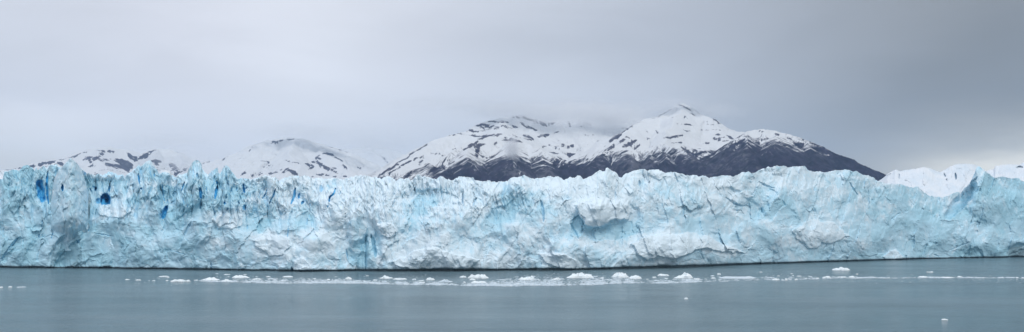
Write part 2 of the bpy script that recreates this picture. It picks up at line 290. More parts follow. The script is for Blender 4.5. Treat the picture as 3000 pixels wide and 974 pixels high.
# plates with a crisp outline: outline, metres out (+) or in (-), change of the ice towards white (+) or dense blue (-), soft upper edge
PLATES = [
 ([(1688,602),(1712,585),(1760,575),(1800,585),(1845,600),(1854,622),(1842,640),(1815,648),(1795,645),(1775,658),(1740,666),(1715,657),(1703,635)],5.5,.9,30),
 ([(1850,715),(1900,695),(1960,688),(2040,680),(2080,693),(2110,713),(2150,728),(2180,741),(2110,738),(2060,728),(2020,745),(1980,758),(1930,750),(1890,767),(1870,745)],3.0,.8,22),
 ([(1580,745),(1620,735),(1660,750),(1690,768),(1680,790),(1640,789),(1600,772)],2.0,.8,14),([(2325,680),(2345,655),(2385,640),(2405,652),(2440,655),(2470,680),(2492,690),(2465,702),(2440,716),(2410,715),(2392,728),(2366,730),(2350,712),(2336,705)],1.6,.55,25),
 ([(1103,655),(1150,650),(1162,678),(1145,700),(1113,690)],3.0,.7,14),([(618,640),(660,626),(708,630),(712,655),(680,674),(640,670)],1.5,.7,14),([(742,700),(790,688),(840,693),(852,715),(830,746),(790,752),(748,722)],2.0,.6,16),
 ([(1148,772),(1220,735),(1260,718),(1330,745),(1405,760),(1380,786),(1200,789)],2.0,.5,18),([(2586,757),(2608,738),(2625,734),(2652,757),(2630,766),(2600,767)],2.0,.8,8),([(855,792),(862,765),(890,752),(905,775),(915,794)],2.0,.4,10),
 ([(280,600),(330,585),(370,598),(385,618),(345,640),(290,635)],1.5,.45,14),([(2145,575),(2190,560),(2205,575),(2185,600),(2160,598),(2140,588)],2.0,.5,10),([(1900,500),(1945,500),(1955,520),(1930,528),(1900,515)],1.5,.4,8),
 ([(160,784),(180,745),(205,720),(228,702),(239,712),(241,784)],-3.0,-.4,0),([(1671,656),(1695,630),(1712,640),(1713,678),(1698,702),(1680,682)],-5.0,-1.1,0),([(1716,668),(1775,664),(1810,652),(1850,646),(1858,690),(1800,700),(1740,705),(1716,690)],-1.6,-.6,0),  # last plate: shallow recess, its blue paints the shade under the white slab
 ([(1188,705),(1205,640),(1218,590),(1232,560),(1262,550),(1290,558),(1335,572),(1352,600),(1305,606),(1262,602),(1242,645),(1220,695)],-3.0,-.25,0),([(1425,640),(1440,612),(1485,600),(1530,560),(1540,600),(1500,650),(1450,655)],-2.5,-.3,0),
 ([(2222,534),(2265,552),(2300,600),(2260,650),(2200,640),(2180,602),(2208,570)],-2.2,-.25,0),([(2788,610),(2815,570),(2850,530),(2858,520),(2862,560),(2835,600),(2800,622)],-5.0,-.3,0),([(2810,757),(2840,730),(2865,728),(2885,756)],-3.0,-.5,0),
 ([(1040,792),(1060,730),(1068,695),(1074,690),(1078,792)],-2.5,-.6,0),([(1082,690),(1095,700),(1104,750),(1100,755),(1086,720)],-3.5,-1.2,0),([(745,640),(790,620),(815,650),(790,690),(760,680)],-1.6,-.2,0),([(855,640),(900,620),(945,650),(930,680),(870,690)],-1.6,-.2,0),
 ([(8,765),(30,725),(55,692),(62,700),(40,735),(20,768)],-3.0,-.5,0),([(2945,756),(2960,738),(2990,730),(3060,738),(3060,752)],-3.0,-.4,0),([(470,640),(530,600),(560,620),(520,690),(480,700)],-1.5,-.35,0),
]
def poly_mask(px, py, pts, soft):
    """about 1 inside the outline, 0 outside, over 'soft' pixels"""
    d, _ = seg(px, py, pts+[pts[0]]); ins = np.zeros(px.shape, bool); n = len(pts)
    for i in range(n):
        x1, y1 = pts[i]; x2, y2 = pts[(i+1)%n]
        if y1 == y2: continue
        ins ^= ((y1 > py) != (y2 > py)) & (px < (x2-x1)*(py-y1)/(y2-y1)+x1)
    return sst(-soft, soft, np.where(ins, d, -d)), np.where(ins, d, -d)
def ell(px, py, cx, cy, rx, ry, rot):
    a = math.radians(rot); dx = px-cx; dy = py-cy
    u = (dx*math.cos(a)+dy*math.sin(a))/rx; v = (-dx*math.sin(a)+dy*math.cos(a))/ry
    return u*u+v*v

SIL = {}
def build_wall(parent, mat):
    step = 1.35
    cols = np.arange(-300, 3310, step); nr = 236
    tx, ty = zip(*TOP); top = np.interp(cols, tx, ty); bx, by = zip(*BASE); base = np.interp(cols, bx, by)
    sil = top+.8*fbm(cols/3., cols*0+3.5, 2, 5)
    jag = lambda a_, sd: np.abs(vn(a_, a_*0+.5, sd))*2
    drop = np.interp(cols, [0,200,300,700,1300,1500,1700,3000],[4,6,10,13,10,4.5,3.5,3.5])*(.65*jag(cols/17, 301)+.35*jag(cols/7, 303))*(.5+.8*sst(-.3,.4,fbm(cols/60,cols*0,2,305)))
    top = sil+drop
    SIL['cols'] = cols; SIL['sil'] = sil; SIL['drop'] = drop; SIL['base'] = base
    D = CAMH*F/(base-HOR)                                  # metres to the waterline
    v = np.linspace(0, 1, nr)**1.0
    PX = np.broadcast_to(cols, (nr, len(cols))).copy()
    PY = base[None]+(top-base)[None]*v[:,None]
    # metric wall coordinates (about 0.24 m per photo pixel) with a warp so that nothing lines up
    s = .24; A = PX*s; B = PY*s
    wx = 5*fbm(A/22, B/22, 4, 11)+1.6*fbm(A/6, B/6, 3, 15); wy = 4.5*fbm(A/22, B/22, 4, 21)+1.5*fbm(A/6, B/6, 3, 25)
    a = A+wx; b = B+wy
    left = 1-sst(900, 1500, PX)                            # towers and vertical fractures dominate on the left
    up = sst(.45, .8, np.broadcast_to(v[:,None], PX.shape))
    d = np.zeros_like(PX)
    V = np.broadcast_to(v[:,None], PX.shape)
    lean = np.interp(PX, [0,250,300,560,600,700,900,1200,1500,2000,2400,2700,3000],[3,4,12,9,6,8,22,20,15,13,10,7,8])
    d += 5*V+lean*np.clip(V-.5, 0, 1)**1.4*2.2
    # broad buttresses
    d -= 5.0*fbm(A/34, B/60, 3, 31)+2.5*fbm(a/14, b/20, 3, 35)
    for cx, cy, rx, ry, rot, amt, sh in FORMS:
        e = ell(PX+wx*2.2, PY+wy*2.2, cx, cy, rx, ry, rot)
        m = e < 6
        if sh >= 3: k = 1-sst(.75, 1.15, np.sqrt(e))
        else: k = np.exp(-e*1.1)
        d -= np.where(m, amt*k, 0)*.8
    zone = np.zeros_like(PX); ex = PX+wx*1.6+5.5*fbm(A/5, B/5, 4, 201); ey = PY+wy*1.3+4.5*fbm(A/5, B/5, 4, 203)
    for pts, out, wh, softtop in PLATES:
        i0, i1 = np.searchsorted(cols, [min(p[0] for p in pts)-25, max(p[0] for p in pts)+25]); sl = (slice(None), slice(i0, i1))
        m, dd = poly_mask(ex[sl], ey[sl], pts, 1.8); y0 = min(p[1] for p in pts)
        grade = sst(y0-4, y0+softtop, ey[sl]) if softtop else 1.0
        d[sl] -= out*(1 if out > 0 else .6)*m*grade; zone[sl] += wh*m*.85
    # fracture blocks: tilted planes, sheared so that their edges run steep on the left and slanted elsewhere
    rot = np.interp(PX, [0,500,1000,1600,2300,3000],[.05,.35,.5,-.15,.45,-.35])
    def R(x, y, ang, sx, sy): return (x*np.cos(ang)+y*np.sin(ang))/sx, (-x*np.sin(ang)+y*np.cos(ang))/sy
    u1, v1 = R(a, b, rot, 15, 21); c1, e1 = cells(u1, v1, 2, 1.3)
    u2, v2 = R(a, b, -rot*.7, 6.5, 9.5); c2, e2 = cells(u2, v2, 5, 1.3)
    u3, v3 = R(a, b, rot*.5, 2.9, 3.6); c3, e3 = cells(u3, v3, 8, 1.2)
    vert = np.clip((1-sst(520, 1000, PX))*.9+.6*up*(1-sst(1300,1600,PX)), 0, 1)   # tall narrow faces
    f1 = facets(a/11, b/12, 12, .9)*(1-vert)+facets(a/5.5, b/21, 13, .9)*vert
    f2 = facets(a/4.6, b/4.4, 14, .9)*(1-vert)+facets(a/2.6, b/9, 15, .9)*vert
    f3 = facets(a/1.8, b/1.6, 16, .9)
    ro = sst(-.45, .5, fbm(A/30+3, B/22, 3, 55)); ro = (.25+1.0*ro)*np.interp(PX, [0,600,1200,1900,3000],[1.0,.95,.8,.62,.6])
    ro2 = .3+1.0*sst(-.4, .5, fbm(A/17+9, B/15, 3, 57))
    d += 1.2*c1*ro2+.36*c2*ro+.09*c3*ro2
    d -= 1.9*f1*(.3+.7*ro2)+.62*f2*ro+.24*f3*ro*ro2
    d -= (.6*ridged(a/9, b/6, 3, 41)+.15*ridged(a/2.2, b/1.7, 3, 43))*ro2
    # layering lines that sag across the lower wall
    lay = np.sin((b*1.0+.25*a*np.sin(PX/330.))*1.5+3*fbm(a/12, b/12, 3, 51))
    d -= .22*lay*np.clip(np.exp(-ell(PX, PY, 1760, 745, 130, 30, 5))+.7*np.exp(-ell(PX, PY, 780, 720, 90, 30, 20))+.6*np.exp(-ell(PX, PY, 2900, 600, 90, 50, -10))+.5*np.exp(-ell(PX, PY, 1480, 740, 80, 25, 0)), 0, 1)
    # flutes and seracs along the brow
    fl = ridged(A/3.6+.9*fbm(A/9, B/9, 2, 61)-B/11*np.interp(PX,[600,1000,1500],[.05,.55,.2]), B/24, 4, 63)
    amt = np.interp(PX, [0,250,600,1300,1700,2600,3000],[1.0,1.9,2.3,1.9,.9,.6,.7])*sst(.52,.72,V)
    d -= amt*1.7*fl
    # tall columns parted by clefts, upper left and along the brow
    cw = np.interp(PX, [0,200,560,760,1000,1450,1600],[.45,.8,1.0,.9,.55,.45,0])*sst(.38,.6,V+.08*fbm(A/12,B/12,2,73))
    xs_ = A/7.5+.35*fbm(A/12,B/20,3,74)-B/40*np.interp(PX,[600,1000,1500],[.0,.6,.3])
    nn = np.abs(vn(xs_, B/70, 75)); d -= cw*4.2*np.clip(nn*1.6, 0, .8)
    cleft = (1-sst(.02,.11,nn))*cw*(1-sst(.96,1.0,V)); d += 2.0*cleft
    nn2 = np.abs(vn(xs_*2.3+5, B/40, 76)); d -= cw*1.5*np.clip(nn2*1.6, 0, .8)
    # thin procedural cracks in the upper left wall
    ck = ridged(A/4.8-B/16*np.interp(PX,[0,600,1000,1500],[0,.1,.7,.3]), B/17, 2, 71)
    crack = sst(.90, .985, ck)*sst(.5,.62,V)*(1-sst(.93,1.0,V))*np.interp(PX,[0,260,1400,1600],[.35,1,1,0])*sst(-.1,.25,fbm(A/9,B/9,2,77))
    d += 2.0*crack
    deep = .55*crack; deep = np.maximum(deep, (.36*cleft*np.interp(PX,[0,200,300],[.5,.6,1]))*sst(-.2,.3,fbm(A/10,B/9,2,78)))
    # hair-thin fractures, steep on the left, slanting on the right
    tilt_ = np.interp(PX, [0,600,1000,1600,2300,3000],[.05,.15,.5,-.1,.6,-.5])
    n1_ = vn(a/7.-b/11*tilt_, b/34, 351); n2_ = vn(a/19., b/5.+a/16*tilt_, 353)
    h1 = (1-sst(.012, .045, np.abs(n1_)))*sst(.05,.35,fbm(a/14,b/12,2,355)); h2 = (1-sst(.012,.05,np.abs(n2_)))*sst(.1,.4,fbm(a/16,b/9,2,357))
    d += .6*h1+.35*h2; deep = np.maximum(deep, .16*h1)
    # hand-placed crevasses
    jx = PX+1.2*fbm(A/1.6, B/3, 2, 81); jy = PY+1.5*fbm(A/2.5, B/2.5, 2, 83)
    for pts, hw, dep, bl in SLOTS:
        if hw < .5: continue
        x0 = min(p[0] for p in pts)-hw*2.5-6; x1 = max(p[0] for p in pts)+hw*2.5+6
        i0, i1 = np.searchsorted(cols, [x0, x1])
        if i1 <= i0: continue
        sl = (slice(None), slice(i0, i1))
        dist, par = seg(jx[sl], jy[sl], pts)
        w = hw*(1-(.55 if hw < 5 else .22)*np.abs(par*2-1)**2.2)
        if hw >= 5: dist = dist+hw*.22*fbm(A[sl]/2.2, B[sl]/4, 2, 85)
        k = 1-sst(w*.55, w*1.35, dist)
        kb = 1-sst(w*.7, w*1.5, dist)
        d[sl] += dep*(.42 if bl > .55 else .28)*k
        deep[sl] = np.maximum(deep[sl], (bl if pts[0][0] < 1050 else bl*.42)*kb)
    # the blue cave: an arched hole in the snow
    e = np.sqrt(((PX-309)/15.5)**2+((PY-584)/np.where(PY<584,17.,30.))**2)
    k = 1-sst(.86, 1.04, e+.05*fbm(A/2,B/2,2,91)); k = k*sst(602,598,PY+2*fbm(A/3,B*0,2,93)); d += 10*k
    deep = np.maximum(deep, k*1.0)
    deep *= .88+.12*np.clip(1.4*ridged(A/1.3, B/14, 2, 361), 0, 1.2); e2_ = np.sqrt(((PX-289)/9.)**2+((PY-590)/10.)**2); k2 = 1-sst(.6,1.1,e2_); d += 4*k2; deep = np.maximum(deep, k2*.62)
    # waterline notch and small sea caves
    z = CAMH+(HOR-PY)/F*D[None]
    nh = 1.0+.7*fbm(A/16, A*0+.3, 3, 101)+np.interp(PX,[0,900,1080,1600,1700,1850,2000,2150,2250,3000],[.3,.2,.9,1.0,.5,1.2,1.6,1.0,.5,.4])
    for cx, w_, h_ in ((28,22,1.2),(120,40,1.7),(207,26,3.0),(312,24,4.0),(376,8,1.5),(856,4,4.),(1250,60,1.3),(1480,50,1.6),(2130,30,2.2),(2610,30,1.),(2975,40,4.0),(2880,14,2.0)):
        nh = np.maximum(nh, .6*h_*np.clip(1-((PX-cx)/w_)**2, 0, 1)*(1+.15*fbm(A/2,A*0,2,103)))
    nh = nh*.62; d += 5.0*(1-sst(nh*.8, nh*1.1, z))
    dark_tint = (1-sst(nh*1.0, nh*2.2+.8, z))*.75  # darker tone in the notch and just above it
    e = ell(PX, PY, 2985, 738, 42, 17, -8); dark_tint = np.maximum(dark_tint, .6*(1-sst(.5,1.2,e)))  # darker patch in the recess at the right end
    e = ell(PX, PY, 212, 755, 30, 45, 25); dark_tint = np.maximum(dark_tint, .30*(1-sst(.4,1.3,e)))  # darker patch in the recess on the left
    # keep the silhouette row calm so that the outline stays where it is
    Y = D[None]+d
    # ice colour: bubbly white against dense blue, with weaker light painted in at both ends
    for cx, cy, rx, ry, rot_, am in ZONES:
        e = ell(PX+wx*3.5, PY+wy*3.5, cx, cy, rx, ry, rot_); zone += .6*am*np.exp(-.8*e**1.7)
    snowy = .46+np.interp(PX, [0,700,900,1900,2100,3000],[-.34,-.16,.10,.08,-.04,-.26])+.45*zone+.26*fbm(a/9, b/6, 4, 111)+.22*up+.10*(c2)+.06*c3  # the PX term darkens both ends: partly denser ice, partly painted light fall-off
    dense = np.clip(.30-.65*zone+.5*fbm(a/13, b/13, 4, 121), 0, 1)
    dense = np.clip(dense*np.interp(PX, [0,700,1300,1900,3000],[1.,.9,.6,.5,.8])+np.interp(PX, [0,500,900,2100,3000],[.28,.12,0,0,.25]), 0, 1)  # added blue at both ends also carries the painted light fall-off
    dark_tint += .25*sst(2000,3000,PX)*sst(.1,.5,fbm(a/12,b/8,3,131))+.20*(1-sst(100,350,PX))*sst(0,.4,fbm(a/12,b/12,3,133))  # extra dark blotches towards both ends of the wall
    # the crown: the ice behind the brow, going back 160 m
    nb = 34; t = (np.arange(1, nb+1)/nb)[:,None]
    Yt = Y[-1][None]+170*t**1.7
    Zt0 = CAMH+(HOR-top-3)/F*Y[-1]
    xt = np.broadcast_to(cols, (nb, len(cols)))
    Zt = Zt0[None]*(1-.28*sst(0,.5,t))-2.0*t-3*np.abs(fbm(xt/30, Yt/14, 3, 141))*sst(0,.1,t)
    Xt = (xt-PXC)/F*Yt
    X = (PX-PXC)/F*Y; Z = CAMH+(HOR-PY)/F*Y
    # the foot continues below the water
    foot_Y = (D+6.5)[None]; foot = np.stack([(cols-PXC)/F*foot_Y[0], foot_Y[0], np.full(len(cols), -6.)], -1)[None]
    P = np.concatenate([foot, np.stack([X, Y, Z], -1), np.stack([Xt, Yt, Zt], -1)], 0)
    def ext(q, val): return np.concatenate([q[:1], q, np.full((nb, len(cols)), val)], 0)
    at_ = dict(snowy=ext(snowy, .95), dense=ext(dense, 0), deep=ext(deep, 0), dark_tint=ext(np.clip(dark_tint,0,.85), 0))
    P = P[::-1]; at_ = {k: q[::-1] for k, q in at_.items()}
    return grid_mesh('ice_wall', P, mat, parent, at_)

def build_rear(parent, mat):
    """the second row of seracs, standing 25 to 45 m behind the brow"""
    cols = SIL['cols']; sil = SIL['sil']; D = CAMH*F/(SIL['base']-HOR)
    k = sst(2500, 2560, cols)
    top = sil+np.interp(cols, [0,1500,1700,2500,2580,3300],[4,4,3,3,30,30])*(.6*np.abs(vn(cols/10, cols*0+.5, 311))*2+.4*np.abs(vn(cols/4.5, cols*0+.5, 313))*2)+25*k
    rows = 60; v = np.linspace(0, 1, rows)[:,None]; PX = np.broadcast_to(cols, (rows, len(cols))).copy(); PY = top[None]+58*(1-v)
    V = np.broadcast_to(v, PX.shape); A = PX*.24; B = PY*.24
    a = A+2*fbm(A/8,B/8,3,321); b = B+2*fbm(A/8,B/8,3,323)
    d = 34+9*fbm(A/16, B*0, 3, 325)+9*V**1.2-1.6*facets(a/3, b/9, 327, .9)-.6*facets(a/1.5, b/3, 328, .9)-1.6*ridged(a/3, b/22, 3, 329)
    lean = np.interp(cols, [0,250,300,560,600,700,900,1200,1500,2000,2400,2700,3000],[3,4,12,9,6,8,22,20,15,13,10,7,8])
    Y = (D+lean)[None]+d; X = (PX-PXC)/F*Y; Z = CAMH+(HOR-PY)/F*Y
    nb = 14; t = (np.arange(1, nb+1)/nb)[:,None]; Yt = Y[-1][None]+60*t**1.3; Zt = Z[-1][None]-14*sst(0,.6,t)+0*Yt; Xt = (np.broadcast_to(cols,(nb,len(cols)))-PXC)/F*Yt
    P = np.concatenate([np.stack([X,Y,Z],-1), np.stack([Xt,Yt,Zt],-1)], 0)[::-1]
    lf = 1-sst(700, 1000, PX)
    snowy = .75-.45*lf+.3*fbm(a/6,b/8,3,331)+.15*V; dense = np.clip(.2+.25*lf+.4*fbm(a/6,b/9,3,333),0,1)
    deep = .6*(1-sst(.02,.07,np.abs(vn(a/4., b/18, 335))))*sst(.1,.4,fbm(a/10,b/10,2,337))*(1-sst(.6,.85,V))*(.35+.65*lf)
    ext = lambda q, val: np.concatenate([q, np.full((nb,len(cols)), val)], 0)[::-1]
    o = grid_mesh('serac_row', P, mat, parent, dict(snowy=ext(snowy,.9), dense=ext(dense,0), deep=ext(deep,0), dark_tint=ext(deep*0,0)))
    o['label'] = 'second row of pointed ice seracs behind the brow'
    return o

def build_layer(name, parent, mat, outline, D0, bottom, seed, bulge=6, deepspots=(), round_=.5, edge_fall=1.6, snow_base=.5, dense_base=.4, flute=1.2, step=1.3, rows=110, back=90, lean=10):
    """a tower or ridge standing in front of or behind the wall: traced crest, its own distance, rounded sides and a back"""
    ox, oy = zip(*outline); x0, x1 = ox[0], ox[-1]
    cols = np.arange(x0, x1+step, step); top = np.interp(cols, ox, oy)+.9*fbm(cols/5., cols*0+seed, 3, seed)
    v = np.linspace(0, 1, rows)
    bot = np.interp(cols, [x0, x1], bottom)
    PX = np.broadcast_to(cols, (rows, len(cols))).copy(); PY = bot[None]+(top-bot)[None]*v[:,None]
    V = np.broadcast_to(v[:,None], PX.shape)
    s = .24; A = PX*s; B = PY*s
    wx = 2.2*fbm(A/9, B/9, 4, seed+1); wy = 2.2*fbm(A/9, B/9, 4, seed+2); a = A+wx; b = B+wy
    q = np.abs((PX-(x0+x1)/2)/((x1-x0)/2))
    d = bulge*q**edge_fall+lean*V**1.3+(22*(1-sst(0, .4, V)) if 'tower' in name else 0)
    c2, _ = cells(a/5, b/9, seed+3, 1.2); c3, _ = cells(a/2.3, b/3.5, seed+4, 1.1)
    d += .8*c2+.35*c3-1.6*facets(a/4.4, b/7, seed+5, .9)-.6*facets(a/1.7, b/2.2, seed+6, .9)
    d -= flute*ridged(A/3.2+.6*fbm(A/8,B/8,2,seed+7), B/26, 4, seed+8)
    deep = np.zeros_like(PX)
    for pts, hw, dep, bl in deepspots:
        dist, par = seg(PX+.8*fbm(A/1.6,B/3,2,seed+9), PY, pts); w = hw*(1-.55*np.abs(par*2-1)**2.2)
        k = 1-sst(w*.55, w*1.35, dist); d += dep*k; deep = np.maximum(deep, bl*(1-sst(w*.7, w*1.5, dist)))
    Y = D0+d; X = (PX-PXC)/F*Y; Z = CAMH+(HOR-PY)/F*Y
    nb = 16; t = (np.arange(1, nb+1)/nb)[:,None]
    Yt = Y[-1][None]+back*t**1.4; Zt = Z[-1][None]*(1-round_*t)+0*Yt
    Xt = (np.broadcast_to(cols,(nb,len(cols)))-PXC)/F*Yt
    P = np.concatenate([np.stack([X,Y,Z],-1), np.stack([Xt,Yt,Zt],-1)], 0)[::-1]
    snowy = snow_base+.25*fbm(a/5,b/7,4,seed+10)+.15*V; dense = np.clip(dense_base+.4*fbm(a/6,b/9,3,seed+11),0,1)
    def ext(qq, val): return np.concatenate([qq, np.full((nb,len(cols)), val)], 0)[::-1]
    return grid_mesh(name, P, mat, parent, dict(snowy=ext(snowy,.9), dense=ext(dense,0), deep=ext(deep,0), dark_tint=ext(deep*0,0)))

def build_glacier():
    g = bpy.data.objects.new('glacier', None); COL.objects.link(g); g.location = (0,0,0)
    tag(g, 'long pale blue calving glacier wall of cracked ice standing in the lake', 'glacier')
    ice = ice_material(); firn = snow_ridge_material()
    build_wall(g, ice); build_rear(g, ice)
    def part(o, label): o['label'] = label
    part(build_layer('ice_tower', g, ice, [(150,560),(160,520),(172,500),(184,486),(192,478),(198,473),(203,466),(208,464),(215,470),(225,478),(232,487),(240,500),(250,530),(258,560)], 616, (735,735), 200, 17, snow_base=.35, dense_base=.35, flute=.9, back=14,
        deepspots=[([(183,542),(183,560)],3.6,5,.9)]), 'tall grey blue ice tower at the left of the wall')
    part(build_layer('ice_tower', g, ice, [(384,560),(392,520),(400,492),(410,488),(420,480),(428,474),(438,470),(443,472),(449,483),(457,497),(463,520),(472,560)], 636, (650,650), 230, 14, snow_base=.45, dense_base=.3, flute=.8, back=14,
        deepspots=[([(405,512),(407,525),(409,540)],2.2,5,.8),([(413,551),(414,556)],2.6,5,.8),([(452,505),(452,516)],1.8,4,.5)]), 'broad pointed ice tower under the brown and white mountain')
    part(build_layer('ice_tower', g, ice, [(514,640),(526,580),(540,530),(550,503),(558,488),(564,477),(570,471),(576,469),(584,473),(590,479),(593,500),(598,540),(606,600),(612,640)], 609, (720,740), 260, 19, snow_base=.22, dense_base=.6, flute=1.3, back=14,
        deepspots=[([(541,534),(532,560)],2.2,5,.8),([(587,555),(588,580)],4.4,7,1.),([(589,592),(590,603),(586,612)],1.9,5,.8),([(577,508),(577,520)],2.2,4,.6),([(550,600),(548,608)],2,5,.5)]), 'jagged blue ice spire, highest of the wall')
    part(build_layer('ice_tower', g, ice, [(640,600),(646,530),(652,495),(658,487),(663,484),(670,490),(678,502),(686,512),(694,535),(702,590)], 617, (612,612), 290, 14, snow_base=.18, dense_base=.65, flute=1.6, back=14,
        deepspots=[([(668,528),(669,545)],1.8,5,.7),([(680,548),(675,568)],1.8,5,.7),([(664,570),(662,584)],1.8,5,.7),([(686,535),(685,552)],1.6,5,.6),([(652,540),(650,575)],1.4,4,.5)]), 'fluted blue ice fin right of the jagged spire')
    part(build_layer('ice_tower', g, ice, [(612,560),(618,505),(628,497),(637,491),(640,505),(644,560)], 628, (600,600), 310, 5, snow_base=.25, dense_base=.6, flute=1.4, back=12), 'slim ice fin between the jagged spire and the fluted fin')
    # white firn slopes rising behind the wall
    part(build_layer('snow_slope', g, firn, [(2540,560),(2560,540),(2575,530),(2590,520),(2600,510),(2610,504),(2625,497),(2637,503),(2645,500),(2665,497),(2690,493),(2707,490),(2725,494),(2745,502),(2755,505),(2765,500),(2775,494),(2785,488),(2800,482),(2825,480),(2850,481),(2865,486),(2885,498),(2900,520)], 1010, (620,620), 330, 20, flute=.0, lean=70, back=200, step=2,
        deepspots=[([(2635,510),(2634,524)],2.0,3,.6),([(2765,508),(2770,518)],2.0,3,.75),([(2773,524),(2774,530)],1.8,3,.6),([(2799,508),(2801,526)],2.6,4,.85)]), 'smooth white snow slope behind the dip in the wall')
    part(build_layer('snow_slope', g, firn, [(2870,540),(2885,506),(2893,499),(2912,496),(2916,487),(2940,483),(2965,482),(2985,484),(2995,478),(3010,474),(3060,480),(3150,490)], 1080, (600,600), 350, 10, flute=.4, lean=60, back=200, step=2,
        deepspots=[([(2978,492),(2986,489),(2996,491)],2.2,4,.4)]), 'pale snow slope at the right end')
    part(build_layer('snow_slope', g, firn, [(440,540),(460,508),(470,500),(485,498),(500,503),(515,518),(530,540)], 800, (600,600), 370, 14, flute=.2, lean=30, back=120, step=2), 'rounded snow dome between two ice towers')
    part(build_layer('snow_slope', g, firn, [(125,520),(135,495),(145,484),(155,478),(165,478),(178,486),(190,510)], 760, (560,560), 390, 10, flute=.2, lean=20, back=80, step=2), 'small white snow cap beside the tall tower')
    part(build_layer('snow_slope', g, firn, [(-300,510),(-60,498),(0,500),(12,501),(30,508),(60,540)], 760, (600,600), 395, 10, flute=.2, lean=20, back=80, step=2), 'white ice behind the far left corner')
    return g

# ------------------------------------------------------------------ mountains
def ridge3(pts): return [at(*p) for p in pts]
def mountain(name, label, lines, pxr, Yr, stepx, stepY, tree=480, slope=.62, seed=500, rocks=(), gully=1.0, snow_bias=0.0, treeamp=1.0, PXt=None, strength=.85):
    us = (np.arange(pxr[0], pxr[1], stepx)-PXC)/F; Ys = np.arange(Yr[0], Yr[1], stepY)
    Yg = np.broadcast_to(Ys[:,None], (len(Ys), len(us))).copy(); X = us[None]*Yg
    # bend the ridges a little
    wxx = X+70*fbm(X/520, Yg/520, 4, seed)+16*fbm(X/110, Yg/110, 3, seed+2)
    wyy = Yg+90*fbm(X/480, Yg/480, 4, seed+1)+16*fbm(X/100, Yg/100, 3, seed+3)
    H = np.full(X.shape, -1e9); SP = np.zeros(X.shape); DI = np.zeros(X.shape); acc = 0.
    for ln in lines:
        sl = slope
        if isinstance(ln, tuple) and isinstance(ln[0], (int, float)): sl, ln = ln
        pts = ridge3(ln)
        for i in range(len(pts)-1):
            ax, ay, ah = pts[i]; bx_, by_, bh = pts[i+1]
            vx, vy = bx_-ax, by_-ay; L2 = vx*vx+vy*vy
            t0 = ((wxx-ax)*vx+(wyy-ay)*vy)/L2; t = np.clip(t0, 0, 1)
            dist = np.hypot(wxx-ax-t*vx, wyy-ay-t*vy)
            h = ah+(bh-ah)*t-sl*dist*(1-.00012*np.minimum(dist, 1500))
            m = h > H; H = np.where(m, h, H); L = math.sqrt(L2)
            ang = np.arctan2(wyy-ay-t*vy, wxx-ax-t*vx)
            SP = np.where(m, acc+t*L+np.where((t0<0)|(t0>1), ang*170, 0), SP); DI = np.where(m, dist, DI)
            acc += L
        acc += 1000
    # spurs and gullies running down the fall line
    sp = SP+28*fbm(X/130, Yg/130, 3, seed+4)
    g1 = ridged(sp/210, DI/1500+.3, 2, seed+5); g2 = ridged(sp/75, DI/700, 3, seed+6); g3 = ridged(sp/30, DI/260, 2, seed+7)
    k = sst(0, 330, DI)
    H = H+k*gully*(34*g1+15*g2)+sst(0,120,DI)*gully*5*g3-22*k*gully+(9+16*k)*fbm(X/170, Yg/170, 5, seed+8)*gully*.9
    H = np.maximum(H, -20)
    Z = H
    PXg = PXC+us[None]*F+0*Yg; PYg = HOR-(Z-CAMH)/Yg*F
    # slope for bare rock
    dzx = np.gradient(Z, axis=1)/np.maximum(np.gradient(X, axis=1), 1e-3); dzy = np.gradient(Z, axis=0)/stepY
    st = np.hypot(dzx, dzy)
    tl = tree+(PXt(PXg) if PXt else 0)+treeamp*(60*fbm(sp/260, DI/900, 3, seed+9)-24*g2*1-20*g1)
    above = np.clip((Z-tl)/165, -1.6, 1.2)
    gul = -(g2*.45+g3*.55)-.35*fbm(sp/16, DI/260, 3, seed+35)
    snow = .66+snow_bias+.55*np.clip(above, -1.6, .45)+.72*.7*np.clip(gul+.22,-1,1)*np.exp(-((Z-tl+30)/170)**2)-.42*np.clip(st-.86, 0, .6)
    # scattered outcrops in the snow: ledges along and across the slope
    oc = ridged(X/260+.4*fbm(X/90,Yg/90,2,seed+20), Z/85, 4, seed+10); ob = fbm(X/300, Z/160, 3, seed+12)
    snow -= .62*sst(.62,.85,oc)*sst(.02,.4,ob)*sst(0,.6,above)
    rough = 4.5*fbm(X/55, Z/30, 4, seed+30); brk = .62+.75*fbm(sp/34, DI/150, 3, seed+31)+.35*fbm(X/26, Z/14, 2, seed+33)
    for pts, w, am in rocks:
        x0 = min(p[0] for p in pts)-w*3; x1 = max(p[0] for p in pts)+w*3
        c = (PXg[0] > x0) & (PXg[0] < x1)
        if not c.any(): continue
        i0 = np.argmax(c); i1 = len(c)-np.argmax(c[::-1])
        sl_ = (slice(None), slice(i0, i1))
        dist, par = seg(PXg[sl_]+rough[sl_]*.9, PYg[sl_]+rough[sl_]*.7, pts)
        ww = w*(1-.4*np.abs(par*2-1)**2)
        kk = (1-sst(ww*.5, ww*1.5, dist))*(Yg[sl_] < 1e9)
        snow[sl_] -= am*strength*kk*np.clip(brk[sl_]*1.25, 0, 1.4)
    forest = np.clip(.5+(tl+15-Z)/90, 0, 1)
    P = np.stack([X, Yg, Z], -1)
    o = grid_mesh(name, P, MOUNT, None, dict(snow_v=snow, forest_v=forest, fall_u=SP+14*fbm(X/60,Yg/60,2,seed+40), fall_v=DI))
    tag(o, label, 'mountain', kind='structure')
    return o

